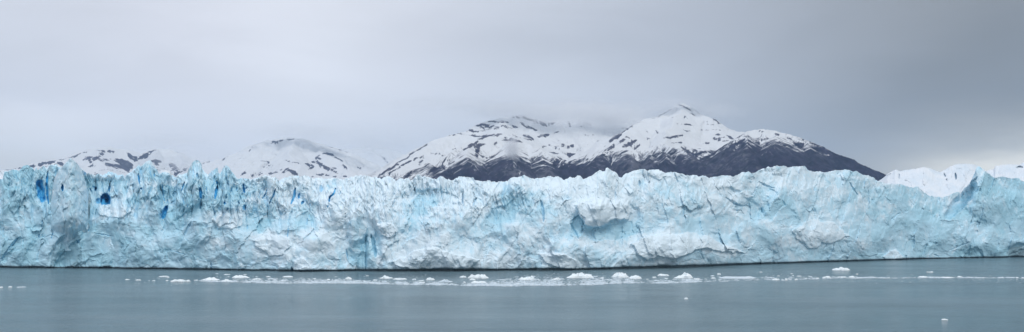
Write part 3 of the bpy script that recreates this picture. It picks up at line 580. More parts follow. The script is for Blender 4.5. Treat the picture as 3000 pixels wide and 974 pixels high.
def build_mountains():
    # far ridge
    mountain('mountain', 'faint snowy ridge far behind the gap between the mountains',
        [[(800,520,10500),(900,470,10700),(1000,440,10900),(1080,432,11000),(1130,438,11000),(1180,452,11000),(1260,440,11200),(1400,430,11400),(1600,450,11600)],
         [(1080,432,11000),(1140,470,10300),(1190,500,10000)],[(1130,438,11000),(1180,480,10500)]],
        (760,1500), (9600,11600), 5, 22, tree=300, seed=560, snow_bias=.1, rocks=[([(1115,455),(1140,482)],3,1.0),([(1020,446),(950,424)],2,.6),([(1165,455),(1185,450)],6,.6)])
    # left mountain with brown rock patches
    mountain('mountain', 'far left low mountain with patchy brown rock and snow',
        [[(-500,520,8200),(-200,520,8100),(0,500,8000),(40,496,8000),(100,481,8050),(160,471,8100),(200,462,8150),(240,445,8200),(270,437,8250),(300,433,8300),(340,433,8350),(370,438,8400),(400,448,8450),(430,441,8450),(460,435,8500),(500,438,8500),(530,448,8500),(570,470,8500),(610,500,8500),(660,540,8500)],
         [(300,433,8300),(290,470,7700),(330,505,7300)],[(460,435,8500),(440,480,7900),(420,520,7500)],[(160,471,8100),(180,500,7700)],[(530,448,8500),(530,500,7900)]],
        (-500,690), (7000,8900), 3, 13, tree=330, seed=600, strength=1.05, snow_bias=.08, treeamp=.5,
        rocks=[([(0,499),(60,492),(110,485),(160,477)],2.0,.9),([(108,488),(130,478)],5,1.0),([(125,476),(155,477)],5,1.0),([(170,478),(185,483)],5,.9),([(100,482),(200,465),(275,438)],1.3,.8),
               ([(245,468),(258,462),(265,475)],6,.8),([(275,470),(300,450),(305,443)],5,.75),([(280,440),(320,443),(335,446)],3,.5),([(262,460),(300,470),(330,468)],4,.6),
               ([(310,482),(350,490),(385,492)],6,1.0),([(340,470),(365,478),(385,485)],9,1.0),([(365,490),(375,500)],7,1.0),([(372,450),(385,462),(400,466)],6,.9),([(395,470),(420,460),(440,448)],7,.9),([(440,446),(458,440)],3,.6),
               ([(445,472),(470,474)],6,1.0),([(455,480),(462,482)],5,.8),([(500,485),(520,500),(515,510)],9,.7),([(510,440),(540,452)],3,.6),([(510,512),(550,495)],3,.8),([(498,483),(508,486)],5,.9)])
    # smooth white mountain
    mountain('mountain', 'smooth white rounded mountain left of the big massif',
        [[(420,560,8200),(500,520,8300),(560,483,8300),(600,474,8300),(650,464,8300),(690,449,8350),(735,431,8400),(760,421,8400),(800,412,8500),(830,406,8500),(860,404,8500),(890,404,8500),(920,412,8600),(960,425,8700),(1000,439,8800),(1020,446,8800),(1060,461,8800),(1120,488,8800),(1180,515,8800),(1260,560,8800)],
         [(960,425,8700),(950,447,8200),(975,462,7900),(1010,480,7700),(1025,500,7500)],[(950,447,8200),(925,480,7800),(900,520,7500)],[(860,404,8500),(850,470,7600),(830,510,7300)]],
        (400,1300), (6900,9200), 3, 13, tree=250, seed=640, strength=.9, snow_bias=.16, treeamp=.5, slope=.56,
        rocks=[([(592,480),(615,475)],2.4,1.0),([(636,476),(668,461)],2.4,1.0),([(730,444),(748,428)],3.2,1.0),([(800,416),(860,406),(880,412)],3.5,.8),([(895,406),(920,414)],2.5,.5),([(780,421),(815,420)],1.8,.7),([(948,423),(985,436),(1020,447)],2.0,.8),
               ([(802,454),(812,455)],1.8,.9),([(835,470),(865,478),(890,482)],2.2,.9),([(938,455),(928,462),(945,468)],4.0,.9),([(940,449),(965,450),(985,462),(1005,474)],2.6,.95),([(1005,485),(1018,496)],3.8,1.1),([(915,475),(940,480),(962,500)],4,1.0),([(895,480),(915,488),(905,495)],5,1.1),([(925,465),(940,490)],3.5,.9),([(945,485),(985,505)],3.6,1.),
               ([(975,492),(985,494)],3,1.),([(980,506),(990,508)],3.4,1.),([(1005,516),(1015,518)],4.,1.),([(930,512),(965,515)],3,1.),([(975,518),(985,518)],3,1.),([(822,490),(830,494)],3,.7),([(790,510),(840,500),(870,505)],6,.75),([(845,497),(855,505),(870,512)],6,1.),([(706,512),(718,505)],4.5,1.),([(735,515),(768,508)],3,1.),([(810,480),(825,485)],2.5,.6)])
    # the massif
    mountain('mountain', 'broad snow covered massif with dark forested flank behind the middle of the glacier',
        [[(1040,560,5600),(1105,518,5700),(1150,489,5800),(1200,455,5900),(1260,415,6100),(1300,398,6200),(1350,384,6300),(1400,364,6400),(1440,351,6500),(1480,344,6550),(1520,338,6600),(1560,345,6650),(1600,352,6700),(1640,346,6750),(1680,341,6800),(1720,356,6850),(1800,352,6900),(1860,345,7000),(1960,350,7100)],
         [(1150,540,5000),(1200,508,5050),(1260,478,5100),(1330,450,5150),(1400,413,5300),(1430,398,5400),(1470,394,5450),(1500,402,5400),(1540,425,5300),(1590,445,5150),(1650,470,5000),(1720,500,4850),(1800,550,4700)],
         [(1470,394,5450),(1480,370,5900),(1460,352,6450)],[(1550,405,6000),(1560,380,6300),(1560,346,6650)],[(1260,478,5100),(1300,500,4750)],[(1400,413,5300),(1380,480,4800)],[(1500,402,5400),(1510,470,4850)],[(1590,445,5150),(1590,500,4750)]],
        (1000,1990), (4300,7300), 2.2, 9, tree=462, seed=700, PXt=lambda p: -110*(1-sst(1180,1360,p))+25*sst(1560,1700,p), snow_bias=.10, slope=.60,
        rocks=[([(1200,455),(1240,430),(1262,414)],2.4,1.0),([(1110,515),(1150,490),(1200,458)],2.6,1.1),([(1140,510),(1180,482),(1240,455)],3.2,.9),([(1315,398),(1335,395)],3.2,.9),([(1345,388),(1360,380),(1400,386)],4.5,.9),([(1400,368),(1420,372),(1460,376)],8,1.0),([(1430,357),(1490,358)],3.5,.9),([(1470,370),(1520,372)],6,.9),([(1340,392),(1400,400),(1440,398)],3,.7),
               ([(1502,345),(1530,342),(1570,355),(1600,367),(1625,362)],6,.75),([(1525,360),(1545,372),(1570,382)],4.5,.9),([(1535,398),(1560,408)],7,.9),([(1575,402),(1610,394)],4.5,.9),([(1400,412),(1430,398),(1470,395)],4,.9),([(1360,440),(1400,415)],3.5,.9),([(1390,430),(1420,422)],6,.7),([(1395,455),(1400,430)],5,.6),([(1470,405),(1530,416)],5,.8),([(1330,425),(1335,435)],2,.9),([(1320,439),(1335,437)],2.2,.9),
               ([(1590,430),(1610,425)],3.,.9),([(1645,427),(1652,420)],3,.9),([(1660,432),(1680,425)],4,.9),([(1625,438),(1640,436)],2.5,.7),([(1650,452),(1700,455)],3.5,.9),([(1610,446),(1640,452)],2.5,.9),([(1720,448),(1700,445)],3,.8),([(1665,358),(1672,375)],3.5,.7),([(1640,385),(1620,390)],3,.7),([(1700,360),(1730,365)],8,.5),([(1715,398),(1740,396)],3,.6)])
    # the peak
    mountain('mountain', 'pointed white peak with steep dark lower cliffs, highest summit of the range',
        [[(1640,540,5000),(1700,505,5100),(1745,480,5250),(1785,447,5500),(1805,417,5700),(1835,376,5900),(1880,355,6100),(1930,345,6250),(1965,319,6350),(1988,304,6400),(2012,312,6400),(2040,334,6450),(2085,345,6550),(2115,371,6600),(2160,388,6600),(2220,392,6700),(2300,425,6800)],
         (.72,[(1785,447,5500),(1840,440,5450),(1900,436,5450),(1935,421,5450),(1965,420,5400),(1990,440,5250),(2020,460,5100),(2060,485,4950),(2100,520,4800)]),
         [(1988,304,6400),(1970,360,5950),(1940,421,5450)],(.8,[(1840,440,5450),(1850,500,4950)]),(.8,[(1905,436,5450),(1900,500,4950)]),(.8,[(1940,421,5450),(1945,500,4900)]),[(2085,345,6550),(2100,400,6100),(2080,450,5700)]],
        (1600,2420), (4400,7100), 2.0, 9, tree=505, seed=760, snow_bias=.12, slope=.64, treeamp=.8,
        rocks=[([(1790,415),(1815,395)],7,1.1),([(1808,400),(1830,380),(1850,370)],6,.9),([(1815,418),(1835,405),(1850,412)],5,.9),([(1825,430),(1865,412)],5,.9),([(1865,435),(1875,425)],3,.9),([(1780,440),(1800,425)],4,1.),([(1895,385),(1900,392)],3,.8),([(1922,385),(1928,390)],2.6,1.),([(1945,405),(1975,402),(2000,398)],3.4,1.),([(1970,420),(2000,418)],2.,.8),
               ([(1910,350),(1960,326),(1984,306)],2.0,.8),([(1985,306),(2010,315),(2030,328)],3.,.9),([(2020,332),(2040,341)],2.5,.7),([(2005,340),(2012,345)],3.,.8),([(2000,352),(2004,345)],2.5,.8),([(2010,362),(2022,366)],2.5,.6),([(1970,346),(1975,345)],2.5,.8),([(2083,342),(2110,364)],2.4,1.),([(2095,395),(2110,396)],3,.9),([(2130,398),(2150,410)],4,.9),([(2105,412),(2150,414)],2.,.7),([(1860,362),(1875,358)],3,.7),([(1900,372),(1912,368)],2.4,.7),
               ([(1995,430),(2030,455),(2050,480)],5,.6),([(2040,450),(2080,445),(2130,450)],5,.4),([(2060,421),(2078,420)],2,.6)])
    # right shoulder
    mountain('mountain', 'dark mountain shoulder with a thin snow cap running down to the right',
        [[(1960,560,4700),(2030,520,4850),(2080,488,4950),(2115,462,5050),(2145,430,5150),(2165,404,5250),(2190,386,5350),(2215,378,5400),(2260,382,5450),(2300,396,5450),(2340,411,5400),(2400,436,5300),(2450,455,5250),(2500,468,5200),(2550,490,5150),(2600,511,5050),(2660,540,4950),(2800,600,4800)],
         [(2190,386,5350),(2200,440,4900),(2210,520,4500)],[(2260,382,5450),(2290,430,4950),(2310,500,4600)],[(2340,411,5400),(2400,470,4900),(2420,520,4600)]],
        (1950,2860), (4200,6000), 2.2, 9, tree=548, seed=820, snow_bias=.05, slope=.6, gully=.75, treeamp=.5,
        rocks=[([(2225,384),(2245,388)],2.5,.8),([(2270,393),(2280,394)],2.5,.8),([(2305,404),(2318,406)],2.2,.7),([(2160,402),(2180,388)],3,.6),([(2390,436),(2560,492),(2640,530)],6,1.5),([(2130,440),(2180,408)],4,.6),([(2400,470),(2480,480)],14,.5)])

# ------------------------------------------------------------------ water, ice on the water
def build_water():
    xs = np.concatenate([np.linspace(-16000,-2500,8), np.linspace(-2000,2000,21), np.linspace(2500,16000,8)])
    ys = np.concatenate([np.linspace(-3000,-200,6), np.linspace(0,1600,20), np.linspace(2500,14000,8)])
    X, Y = np.meshgrid(xs, ys)
    o = grid_mesh('water', np.stack([X, Y, 0*X], -1), water_material()); tag(o, 'grey blue rippled lake water', kind='structure')

def floe(name, px, py, wpx, hpx, prof, mat, seed, depth=.8, tilt=0):
    """one piece of floating ice: prof gives its crest heights (0..1) from its left to its right end"""
    r = np.random.default_rng(seed); X0, Y0 = onwater(px, py); mpp = Y0/F
    W = wpx*mpp; Hh = hpx*mpp*.9; Dp = max(W*depth*.5, .35)
    if W > 8: Dp = min(Dp, 3.5+W*.12)
    n = 40 if wpx > 18 else 20; k = 9 if wpx > 18 else 6
    verts = []; faces = []
    for i in range(k+1):
        rr = i/k
        for j in range(n):
            th = 2*math.pi*j/n
            e = 1+.22*math.sin(3*th+seed)+.14*math.sin(5*th+seed*2.3)+.10*math.sin(9*th+seed*1.7)+r.uniform(-.05,.05)
            cx = math.cos(th); cy = math.sin(th)
            x = rr*cx*W/2*(1 if abs(cx) > .7 else min(e, 1.1)); y = rr*cy*Dp*e
            t = (x/W+.5)*(len(prof)-1); i0 = int(max(0, min(len(prof)-2, math.floor(t)))); f = max(0,min(1,t-i0))
            hh = prof[i0]*(1-f)+prof[i0+1]*f
            fall = (1-rr**5)*(1-.35*max(0, -cy)*rr) if i < k else 0
            z = Hh*hh*fall*(1+.35*math.sin(7*x/W*3+seed)*math.sin(5*y/Dp+seed)+r.uniform(-.22,.22)) if i < k else -.12
            if i == k-1: z = max(z, Hh*hh*.55)
            verts.append((x+r.uniform(-.02,.02)*W, y, max(z, .06) if i < k else -.2))
    top = 0
    for i in range(k):
        for j in range(n):
            a = i*n+j; b = i*n+(j+1)%n
            if i == 0: continue
            faces.append((a, b, b+n, a+n))
    faces = [f[::-1] for f in faces]
    faces.append(tuple(range(n, 2*n)))
    used = sorted({v for f in faces for v in f}); mp = {v: q for q, v in enumerate(used)}
    o = py_mesh(name, [verts[v] for v in used], [tuple(mp[v] for v in f) for f in faces], mat)
    o.location = (X0, Y0, 0); o.rotation_euler = (0, 0, tilt)
    return o
FL = [1,1]; DOME=[.2,.8,1,.9,.3]; LOW=[.3,.8,.6,1,.5]
MAIN = [
 (480,811,31,2.0,[.5,1,.8],'thin flat sliver of ice, first one left of the drifting ice band'),
 (521,825,44,6,[.3,.9,.8,1,.9],'low blocky white floe near the left start of the ice band'),
 (549,825,19,4,[.4,1,.5],'small rounded floe touching the right end of the low blocky floe'),
 (616,821,56,7,[.2,.4,1,.9,.6,.3],'long floe with a low hump above the start of the slush line'),
 (664,825,30,7,[.8,.5,.9,.4,.2],'ragged small floe with an upright knob at its left end'),
 (706,814,54,6,[.3,.9,1,.9,.9,.4,.1],'long thin white floe floating above the left slush'),
 (753,819,28,3,[.5,1,.6],'short flat floe right of the long thin white floe'),
 (797,819,26,4.5,[.5,1,.4,.2],'small white floe with a thin grey tail beside the slush'),
 (843,812,33,2.6,[.6,1,1,.6],'straight sliver of ice alone in the dark water, left of centre'),
 (1021,819,22,6.5,[.4,1,.9,.4],'small domed iceberg alone above the slush'),
 (1131,816,42,9,[.15,.3,1,.5,.35,.3],'small pyramid shaped iceberg with a low skirt'),
 (1172,819,44,4,[.7,.8,.5,.8,.4],'low slanting floe trailing right of the pyramid iceberg'),
 (1261,821,27,6.5,[.6,1,.8,.6],'boxy white floe between the pyramid iceberg and the biggest slab'),
 (1305,826,44,7,[.4,.3,.9,.7,.3,.6],'grey wavy slush floe below and right of the boxy floe'),
 (1356,813.5,22,4.5,[.5,1,.9],'small white floe touching the left end of the flat topped slab'),
 (1401,815.5,64,9.5,[.7,1,1,1,1,.95,.4],'flat topped white slab with square ends'),
 (1384,821,20,4,[.5,1,.6],'small bit of ice under the left end of the flat topped slab'),
 (1402,829,48,6,[.3,.9,.5,.8,.6],'broken floe just under the flat topped slab'),
 (1543,820,48,11.5,[.4,.6,.4,.6,.7,1,.8],'lumpy iceberg rising to a knob on its right'),
 (1628,820,30,6.5,[.2,.35,.6,1,.3],'small floe rising to a tip on its right side'),
 (1699,814.5,84,12.5,[.15,.5,.85,1,.95,.9,.8,.3],'big oval white iceberg above the thick slush'),
 (1764,816.5,11,4,DOME,'small round floe between the two biggest icebergs'),
 (1817,813,52,12,[.5,.9,1,.95,.85,.4],'rounded iceberg, left one of a touching pair'),
 (1860,817,42,9,[.5,.7,1,.9,.5],'lower iceberg, right one of a touching pair'),
 (1943,808,37,5,[.3,1,.7,.7,.3],'thin triangular floe with a little peak'),
 (1917,814,13,2.5,FL,'tiny flat floe left of the thin triangular floe'),
 (2002,815,56,14,[.15,.35,.55,1,.9,.7],'humped iceberg with a long left slope, highest of the floating ice'),
 (2041,819.5,20,3,FL,'flat floe at the right foot of the humped iceberg'),
 (2160,815.5,112,7,[.4,.7,.7,.6,.55,.5,.6,.9,.7],'very long low translucent floe in the right part of the ice band'),
 (2464,792,54,9.5,[.4,.55,.55,.6,.98,.6,.65,.7,.3],'boat shaped floe with a small knob, close to the wall on the right'),
 (2273,821,24,4.5,[.4,1,.8],'white floe in the small cluster below the glacier dip'),
 (2303,822,9,6.5,DOME,'small upright lump of ice in the right cluster'),
 (2421,814,26,4.5,[.3,.5,1,.8],'thin floe below the boat shaped floe'),
 (2010,877,13,5,[.5,1,.6],'lone bit of ice in the open water below the humped iceberg'),
 (2768,938,21,3.2,[.8,1,.5],'lone sliver of ice in the near water at the bottom right'),
 (2724,798,20,3.5,[.8,.2,.4,1],'tiny double lump of ice far out on the right'),
 (2705,813,30,4.5,[1,.6,.7,.3],'small floe at the left end of the long right streak'),
]
SMALL = {  # group -> (shared label, category, pieces)
 'small ice bits in the dark water above the left slush': ('tiny white ice bit above the left half of the slush band', [(635,803,10,2),(665,805,20,2),(718,805,11,2),(752,812,10,2),(786,811.5,14,2),(574,822,13,2.2),(586,823.5,12,2),(492,814,10,1.5),(490,822,9,1.5),(670,812,8,2)]),
 'small ice bits above the middle slush': ('tiny white ice bit in the dark water above the middle slush', [(921,817.5,11,2.2),(962,821,12,4),(983,812,8,1.6),(1076,809,10,1.6),(1098,822,14,2.6),(1213,821,14,5.5),(1234,824,18,2.2),(1235,829.5,22,3),(994,818,8,1.6),(1361,829,8,5),(904,818,8,2),(1008,822,7,3)]),
 'small ice bits round the pair of icebergs': ('tiny white ice bit right of the big oval iceberg', [(1896,819,9,1.6),(1952,817,12,2.2),(1650,819,8,2),(1745,818,8,2),(1780,820,8,2.5),(2087,810,14,3.2),(2090,816,15,2.6),(2106,805,12,3.6),(2108,812,8,2)]),
 'small ice bits below the right glacier dip': ('tiny white ice bit in the scattered right cluster', [(2229,798,11,2.2),(2281,809.5,10,2.2),(2293,822,11,4),(2341,810,16,2.2),(2332,821,10,5),(2315,814,10,2),(2323,809,8,2),(2312,819,9,2.4),(2262,815,16,1.8),(2320,803,9,1.4),(2511,804,7,2),(2232,815,7,1.4),(2395,817,10,3),(2361,817,9,2)]),
 'ice slivers of the right streak': ('white ice sliver lying in the thin line at the right', [(2528,814.5,32,2.4),(2495,813.5,18,4.5),(2563,814,14,1.8),(2582,814.5,18,1.6),(2603,815,10,1.6),(2465,813,30,1.8),(2735,813.5,36,3),(2775,814,40,2),(2812,812.5,16,3.2),(2842,813,20,1.2),(2880,815,10,1.6),(2938,815,10,2),(2960,814,30,2),(2980,815,9,3),(2997,814,9,2.4),(2665,814.8,12,1.2)]),
 'ice bits alone at the far left': ('tiny flat ice bit on the open water at the far left', [(2,843,15,3),(30,842,12,3),(62,842,27,2.4)]),
 'flat ice bits left of the first sliver': ('tiny flat ice bit just left of the first sliver', [(373,820,15,2.2),(405,821.5,18,2.4),(437,823.5,5,2),(450,823.5,11,2),(489,823,8,1.4)]),
}
def build_floes():
    m1 = floe_material('floating_ice', (.87,.92,.95), (.76,.86,.91)); m2 = floe_material('slush_ice', (.68,.76,.82), (.50,.61,.69))
    for i, (px, py, w, h, pr, lb) in enumerate(MAIN):
        grey = 'grey' in lb or 'translucent' in lb
        o = floe('ice_floe' if 'iceberg' not in lb else 'iceberg', px, py, w, h, pr, m2 if grey else m1, 40+i, depth=.7 if w < 60 else .5)
        tag(o, lb, 'iceberg' if 'iceberg' in lb else 'ice floe', 'larger floes drifting below the glacier')
    k = 200
    for g, (lb, pcs) in SMALL.items():
        for (px, py, w, h) in pcs:
            k += 1; pr = [random.uniform(.4,1) for _ in range(4)]
            tag(floe('ice_fragment', px, py, w, h, pr, m1 if k % 3 else m2, k, depth=.8), lb, 'ice fragment', g)
    # brash ice: uncountable slush and crumbs in a long line
    r = np.random.default_rng(99); V = []; Fc = []
    band = [(590,825,2,.15),(640,825,3,.45),(700,826,4,.8),(780,828,6,1.),(860,828,7,.95),(930,828,6,.8),(1000,828,5,.7),(1060,829,5,.7),(1110,830,6,.6),(1180,832,5,.75),(1260,833,5,.9),(1310,834,4,.55),(1350,836,4,.8),(1420,836,5,1.),(1500,834,10,1.2),(1560,831,13,1.4),(1640,831,13,1.3),(1700,830,13,1.3),(1760,829,12,1.1),(1820,826,9,.9),(1880,827,8,.85),(1950,828,7,.8),(2010,826,6,.75),(2060,824,6,.5),(2120,824,5,.35),(2180,820,4,.25),(2260,819,6,.35),(2320,818,5,.3),(2400,817,3,.3),(2480,815,3,.4),(2560,815,2,.4),(2640,815,1.6,.3),(2740,814,1.8,.45),(2820,814,1.5,.35),(2900,815,1.4,.3),(3000,815,1.5,.4),(3100,815,1.5,.3)]
    bx = [q[0] for q in band]; by = [q[1] for q in band]; bw = [q[2] for q in band]; bd = [q[3] for q in band]
    def piece(px, py, size, h):
        X0, Y0 = onwater(px, py); n = r.integers(5, 8); a0 = r.random()*6.28
        ex = r.uniform(1.2, 2.6); b = len(V)
        for lvl, sc in ((0, 1.), (1, .78)):
            for j in range(n):
                th = a0+2*math.pi*j/n; q = size*sc*(.75+.5*r.random())
                V.append((X0+math.cos(th)*q*ex*.5, Y0+math.sin(th)*q*.6, -.05 if lvl == 0 else h*(.6+.6*r.random())))
        for j in range(n): Fc.append((b+j, b+(j+1)%n, b+n+(j+1)%n, b+n+j))
        Fc.append(tuple(b+n+j for j in range(n)))
    cnt = 0
    while cnt < 15000:
        px = r.uniform(590, 3100); d = np.interp(px, bx, bd); clump = .42+1.5*float(fbm(np.array([px/30.]), np.array([.3]), 3, 9)[0])
        if r.random()*1.3 > d*max(.08, clump+.25): continue
        w = np.interp(px, bx, bw); off = (r.normal(.25, .13)*w if r.random() < .6 else -abs(r.normal(0, .75))*w)
        off += .9*float(fbm(np.array([px/60.]), np.array([4.3]), 2, 9)[0])
        size = .28+.6*r.random()**3 if r.random() < .97 else r.uniform(1.0, 2.0)
        if px > 2050 and r.random() < .62: continue
        piece(px, np.interp(px, bx, by)+off, size, .05+.10*r.random()+(.25 if size > 1.2 else 0)); cnt += 1
    for _ in range(700):                                   # stray crumbs round the line
        px = r.uniform(350, 3050); piece(px, 822+r.normal(0, 8)+(-6 if px > 2200 else 0), .15+.35*r.random(), .1)
    o = py_mesh('brash_ice', V, Fc, m2, smooth=False); tag(o, 'line of grey white slush and crumbled ice across the lake', 'brash ice', kind='stuff')

# ------------------------------------------------------------------ cloud bank and haze
def vol_mat(name, color, dens, aniso=.2, noise=None):
    m = bpy.data.materials.new(name); m.use_nodes = True; nt = m.node_tree
    nt.nodes.clear(); out = nt.nodes.new('ShaderNodeOutputMaterial'); v = nt.nodes.new('ShaderNodeVolumePrincipled')
    v.inputs['Color'].default_value = (*color, 1); v.inputs['Density'].default_value = dens; v.inputs['Anisotropy'].default_value = aniso
    nt.links.new(v.outputs[0], out.inputs['Volume'])
    return m
def box(name, x0, x1, y0, y1, z0, z1, mat):
    v = [(x,y,z) for z in (z0,z1) for y in (y0,y1) for x in (x0,x1)]
    return py_mesh(name, v, [(0,2,3,1),(4,5,7,6),(0,1,5,4),(2,6,7,3),(0,4,6,2),(1,3,7,5)], mat)

def build_haze():
    o = box('haze', -9000, 9000, -300, 13500, -60, 1260, vol_mat('haze_air', (.42,.68,1.0), HAZE, .2)); tag(o, kind='stuff')
HAZE = 4.0e-5

def puff(cx, cy, Y, rx, ry, rz, dens, seed, mat=None):
    """a lumpy closed cloud body, centre given where it hangs, radii in metres"""
    nu, nv = 48, 24
    th = np.linspace(0, 2*np.pi, nu, endpoint=False)[None]; ph = np.linspace(.02, np.pi-.02, nv)[:,None]
    dx = np.sin(ph)*np.cos(th); dy = np.sin(ph)*np.sin(th); dz = np.cos(ph)+0*th
    q = 1+.30*fbm(dx*1.8+seed, dz*1.8+dy, 3, seed)+.14*fbm(dx*5+seed, dz*5+dy*2, 2, seed+2)
    c = at(cx, cy, Y)
    P = np.stack([c[0]+dx*rx*q, c[1]+dy*ry*q, c[2]+dz*rz*q], -1)
    V = P.reshape(-1,3).tolist(); Fc = []
    for i in range(nv-1):
        for j in range(nu):
            Fc.append((i*nu+j, (i+1)*nu+j, (i+1)*nu+(j+1)%nu, i*nu+(j+1)%nu))
    Fc.append(tuple(range(nu))); Fc.append(tuple(range((nv-1)*nu, nv*nu))[::-1])
    o = py_mesh('cloud', V, Fc, mat or vol_mat('cloud_mist', (.985,.99,1.0), dens, .35), smooth=True)
    tag(o, kind='stuff'); return o

def build_clouds():
    # mist on the summits (nested bodies thin out towards their edges)
    for cx, cy, Y, rx, ry, rz, de, sd in CLOUDS:
        for f, k in ((1.0,.4),(.72,.7),(.45,1.0)):
            puff(cx, cy, Y, rx*f, ry*f, rz*f, de*k, sd)
CLOUDS = [
 (1500,440,4900,48,60,92,.0130,11),                       # small wisp on the flank
 (1690,330,6500,620,250,100,.0050,13),(1800,352,6650,320,200,85,.0045,14),
 (480,415,8100,500,300,80,.0006,15),(540,480,7900,260,200,100,.0012,16),
 (1000,400,8300,900,300,150,.0004,18),(1110,430,9300,420,250,170,.0008,19),(880,385,8300,500,220,85,.0010,17),
 (1980,300,6250,300,160,45,.0009,20),(1290,300,6300,500,200,60,.0008,21),(1480,318,6450,420,220,75,.0022,22),(2000,318,6350,330,160,60,.0012,24),(2090,330,6400,260,200,70,.0010,22),
]

# ------------------------------------------------------------------ sky, sun, camera
def build_world():
    w = bpy.data.worlds.new('World'); S.world = w; w.use_nodes = True; nt = w.node_tree; nt.nodes.clear(); n = N(nt)
    out = n.node('ShaderNodeOutputWorld'); bg = n.node('ShaderNodeBackground'); bg.inputs['Strength'].default_value = .1
    sky = n.node('ShaderNodeTexSky', sky_type='NISHITA', sun_disc=False); sky.sun_elevation = SUN_EL; sky.sun_rotation = SUN_AZ; sky.altitude = 200
    d = n.node('ShaderNodeTexCoord').outputs['Generated']
    sp = n.node('ShaderNodeSeparateXYZ'); n.link(d, sp.inputs[0]); x, y, z = sp.outputs
    # cloud deck: direction-dependent brightness of an overcast sky (brighter overhead), a dark bank to the right, soft lumps
    p1 = n.mapping(d, (1, 1, 2.6), (0, .25, 0)); a = n.noise(p1, 1.6, 5, .5, .5)
    p2 = n.mapping(d, (1, 1, 4.5), (0, -.45, 0)); b = n.noise(p2, 4.2, 6, .55, .3)
    ang = n.math('ARCTAN2', x, y)                                   # azimuth, 0 straight ahead
    dk = n.node('ShaderNodeValToRGB'); cr = dk.color_ramp; cr.interpolation = 'B_SPLINE'
    tab = SKY_AZ
    n.link(n.ramp(n.math('ADD', ang, n.math('MULTIPLY', n.math('SUBTRACT', a, .5), .16)), -1.0, 1.0, 0, 1, 'LINEAR'), dk.inputs[0])
    cr.elements[0].position = tab[0][0]; cr.elements[0].color = (*tab[0][1], 1); cr.elements[1].position = tab[-1][0]; cr.elements[1].color = (*tab[-1][1], 1)
    for p_, c_ in tab[1:-1]: e = cr.elements.new(p_); e.color = (*c_, 1)
    base = dk.outputs[0]
    # lighter towards the horizon at the far left and right, mauve dark belt above on the right
    low = n.ramp(n.math('ADD', z, n.math('MULTIPLY', n.math('SUBTRACT', b, .5), .05)), .055, .13, 1, 0)
    rt = n.ramp(ang, .30, .50); lf = n.ramp(ang, -.55, -.25, 1, 0)
    glow = n.math('MULTIPLY', low, n.math('ADD', rt, n.math('MULTIPLY', lf, .55)), clamp=True)
    base = n.mix(n.math('MULTIPLY', glow, .8), base, (.80,.76,.66))
    lum = n.math('ADD', .955, n.math('MULTIPLY', n.math('SUBTRACT', a, .5), .34))
    lum = n.math('ADD', lum, n.math('MULTIPLY', n.math('SUBTRACT', b, .5), .16))
    zen = n.ramp(z, .24, .9, 1.0, ZEN)
    u = n.math('DIVIDE', x, n.math('MAXIMUM', y, .05)); v = n.math('DIVIDE', z, n.math('MAXIMUM', y, .05))
    for (cx, cy, rx, ry, sl, am) in SKY_CLOUDS:          # single cloud masses hanging in their own directions
        cu = (cx-PXC)/F; cv = (HOR-cy)/F
        du = n.math('SUBTRACT', u, cu); dv = n.math('SUBTRACT', v, cv)
        dv = n.math('SUBTRACT', dv, n.math('MULTIPLY', du, sl))
        dv = n.math('ADD', dv, n.math('MULTIPLY', n.math('SUBTRACT', b, .5), .10))
        e = n.math('ADD', n.math('POWER', n.math('ABSOLUTE', n.math('DIVIDE', du, rx/F)), 2.0), n.math('POWER', n.math('ABSOLUTE', n.math('DIVIDE', dv, ry/F)), 2.0))
        lum = n.math('ADD', lum, n.math('MULTIPLY', n.math('EXPONENT', n.math('MULTIPLY', e, -1.0)), am))
    lum = n.math('MULTIPLY', lum, zen); lum = n.math('MULTIPLY', lum, 10.0)
    vm = n.node('ShaderNodeVectorMath', operation='SCALE'); n.link(base, vm.inputs[0]); n.link(lum, vm.inputs['Scale'])
    c = n.mix(.93, sky.outputs[0], vm.outputs[0])
    n.link(c, bg.inputs['Color']); n.link(bg.outputs[0], out.inputs['Surface'])
ZEN = 1.75
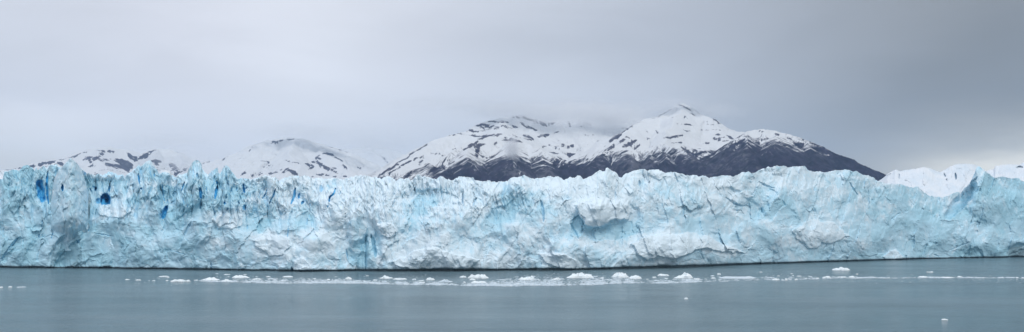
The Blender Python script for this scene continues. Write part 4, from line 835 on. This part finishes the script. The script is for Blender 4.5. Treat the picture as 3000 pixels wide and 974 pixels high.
SKY_CLOUDS = [(1650,150,420,110,.12,-.07),(1720,265,420,75,.0,.10),(900,90,260,260,-.3,.05),(350,180,300,60,-.15,-.035),(620,60,200,60,.3,.03),(1250,60,160,50,.5,-.03),(2050,200,200,50,.4,.03),(2350,90,220,60,.5,-.035),(2700,260,330,110,.45,-.10),(1150,350,250,90,.1,-.03),(60,400,330,90,.0,.16),(600,400,500,90,0,.07),(2960,478,420,62,.2,.70),(3000,60,200,180,0,-.08),(150,230,220,80,-.2,-.03),(2500,440,300,60,.1,.10)]
SKY_AZ = [(0,(.73,.76,.83)),(.24,(.79,.81,.88)),(.33,(.83,.84,.91)),(.40,(.86,.88,.94)),(.46,(.77,.79,.86)),(.50,(.72,.75,.82)),(.56,(.63,.66,.73)),(.63,(.50,.53,.59)),(.70,(.36,.375,.395)),(.75,(.32,.33,.34)),(1,(.30,.32,.34))]
SUN_EL = math.radians(46); SUN_AZ = math.radians(150)

build_world()
sun = bpy.data.objects.new('sun', bpy.data.lights.new('sun', 'SUN')); COL.objects.link(sun)
sun.data.energy = 1.45; sun.data.angle = math.radians(22); sun.data.color = (1, .97, .93)
# the sun stands behind the camera to the right
az = SUN_AZ; dirv = (math.sin(az)*math.cos(SUN_EL), math.cos(az)*math.cos(SUN_EL), math.sin(SUN_EL))
from mathutils import Vector
sun.rotation_euler = Vector(dirv).to_track_quat('Z', 'Y').to_euler(); sun.location = (0,0,200)
MOUNT = mountain_material()
build_water()
build_glacier()
build_mountains()
build_floes()
build_haze()
build_clouds()
cam = bpy.data.cameras.new('camera'); co = bpy.data.objects.new('camera', cam); COL.objects.link(co)
cam.sensor_width = 36; cam.lens = 36*F/3000; cam.shift_y = (HOR-487)/3000; cam.clip_end = 60000; cam.clip_start = .5
co.location = (0, 0, CAMH); co.rotation_euler = (math.pi/2, 0, 0)
S.camera = co
S.view_settings.view_transform = 'Standard'; S.view_settings.look = 'None'; S.view_settings.exposure = 0; S.view_settings.gamma = 1
S.cycles.max_bounces = 8; S.cycles.diffuse_bounces = 3; S.cycles.volume_bounces = 4; S.cycles.use_denoising = True
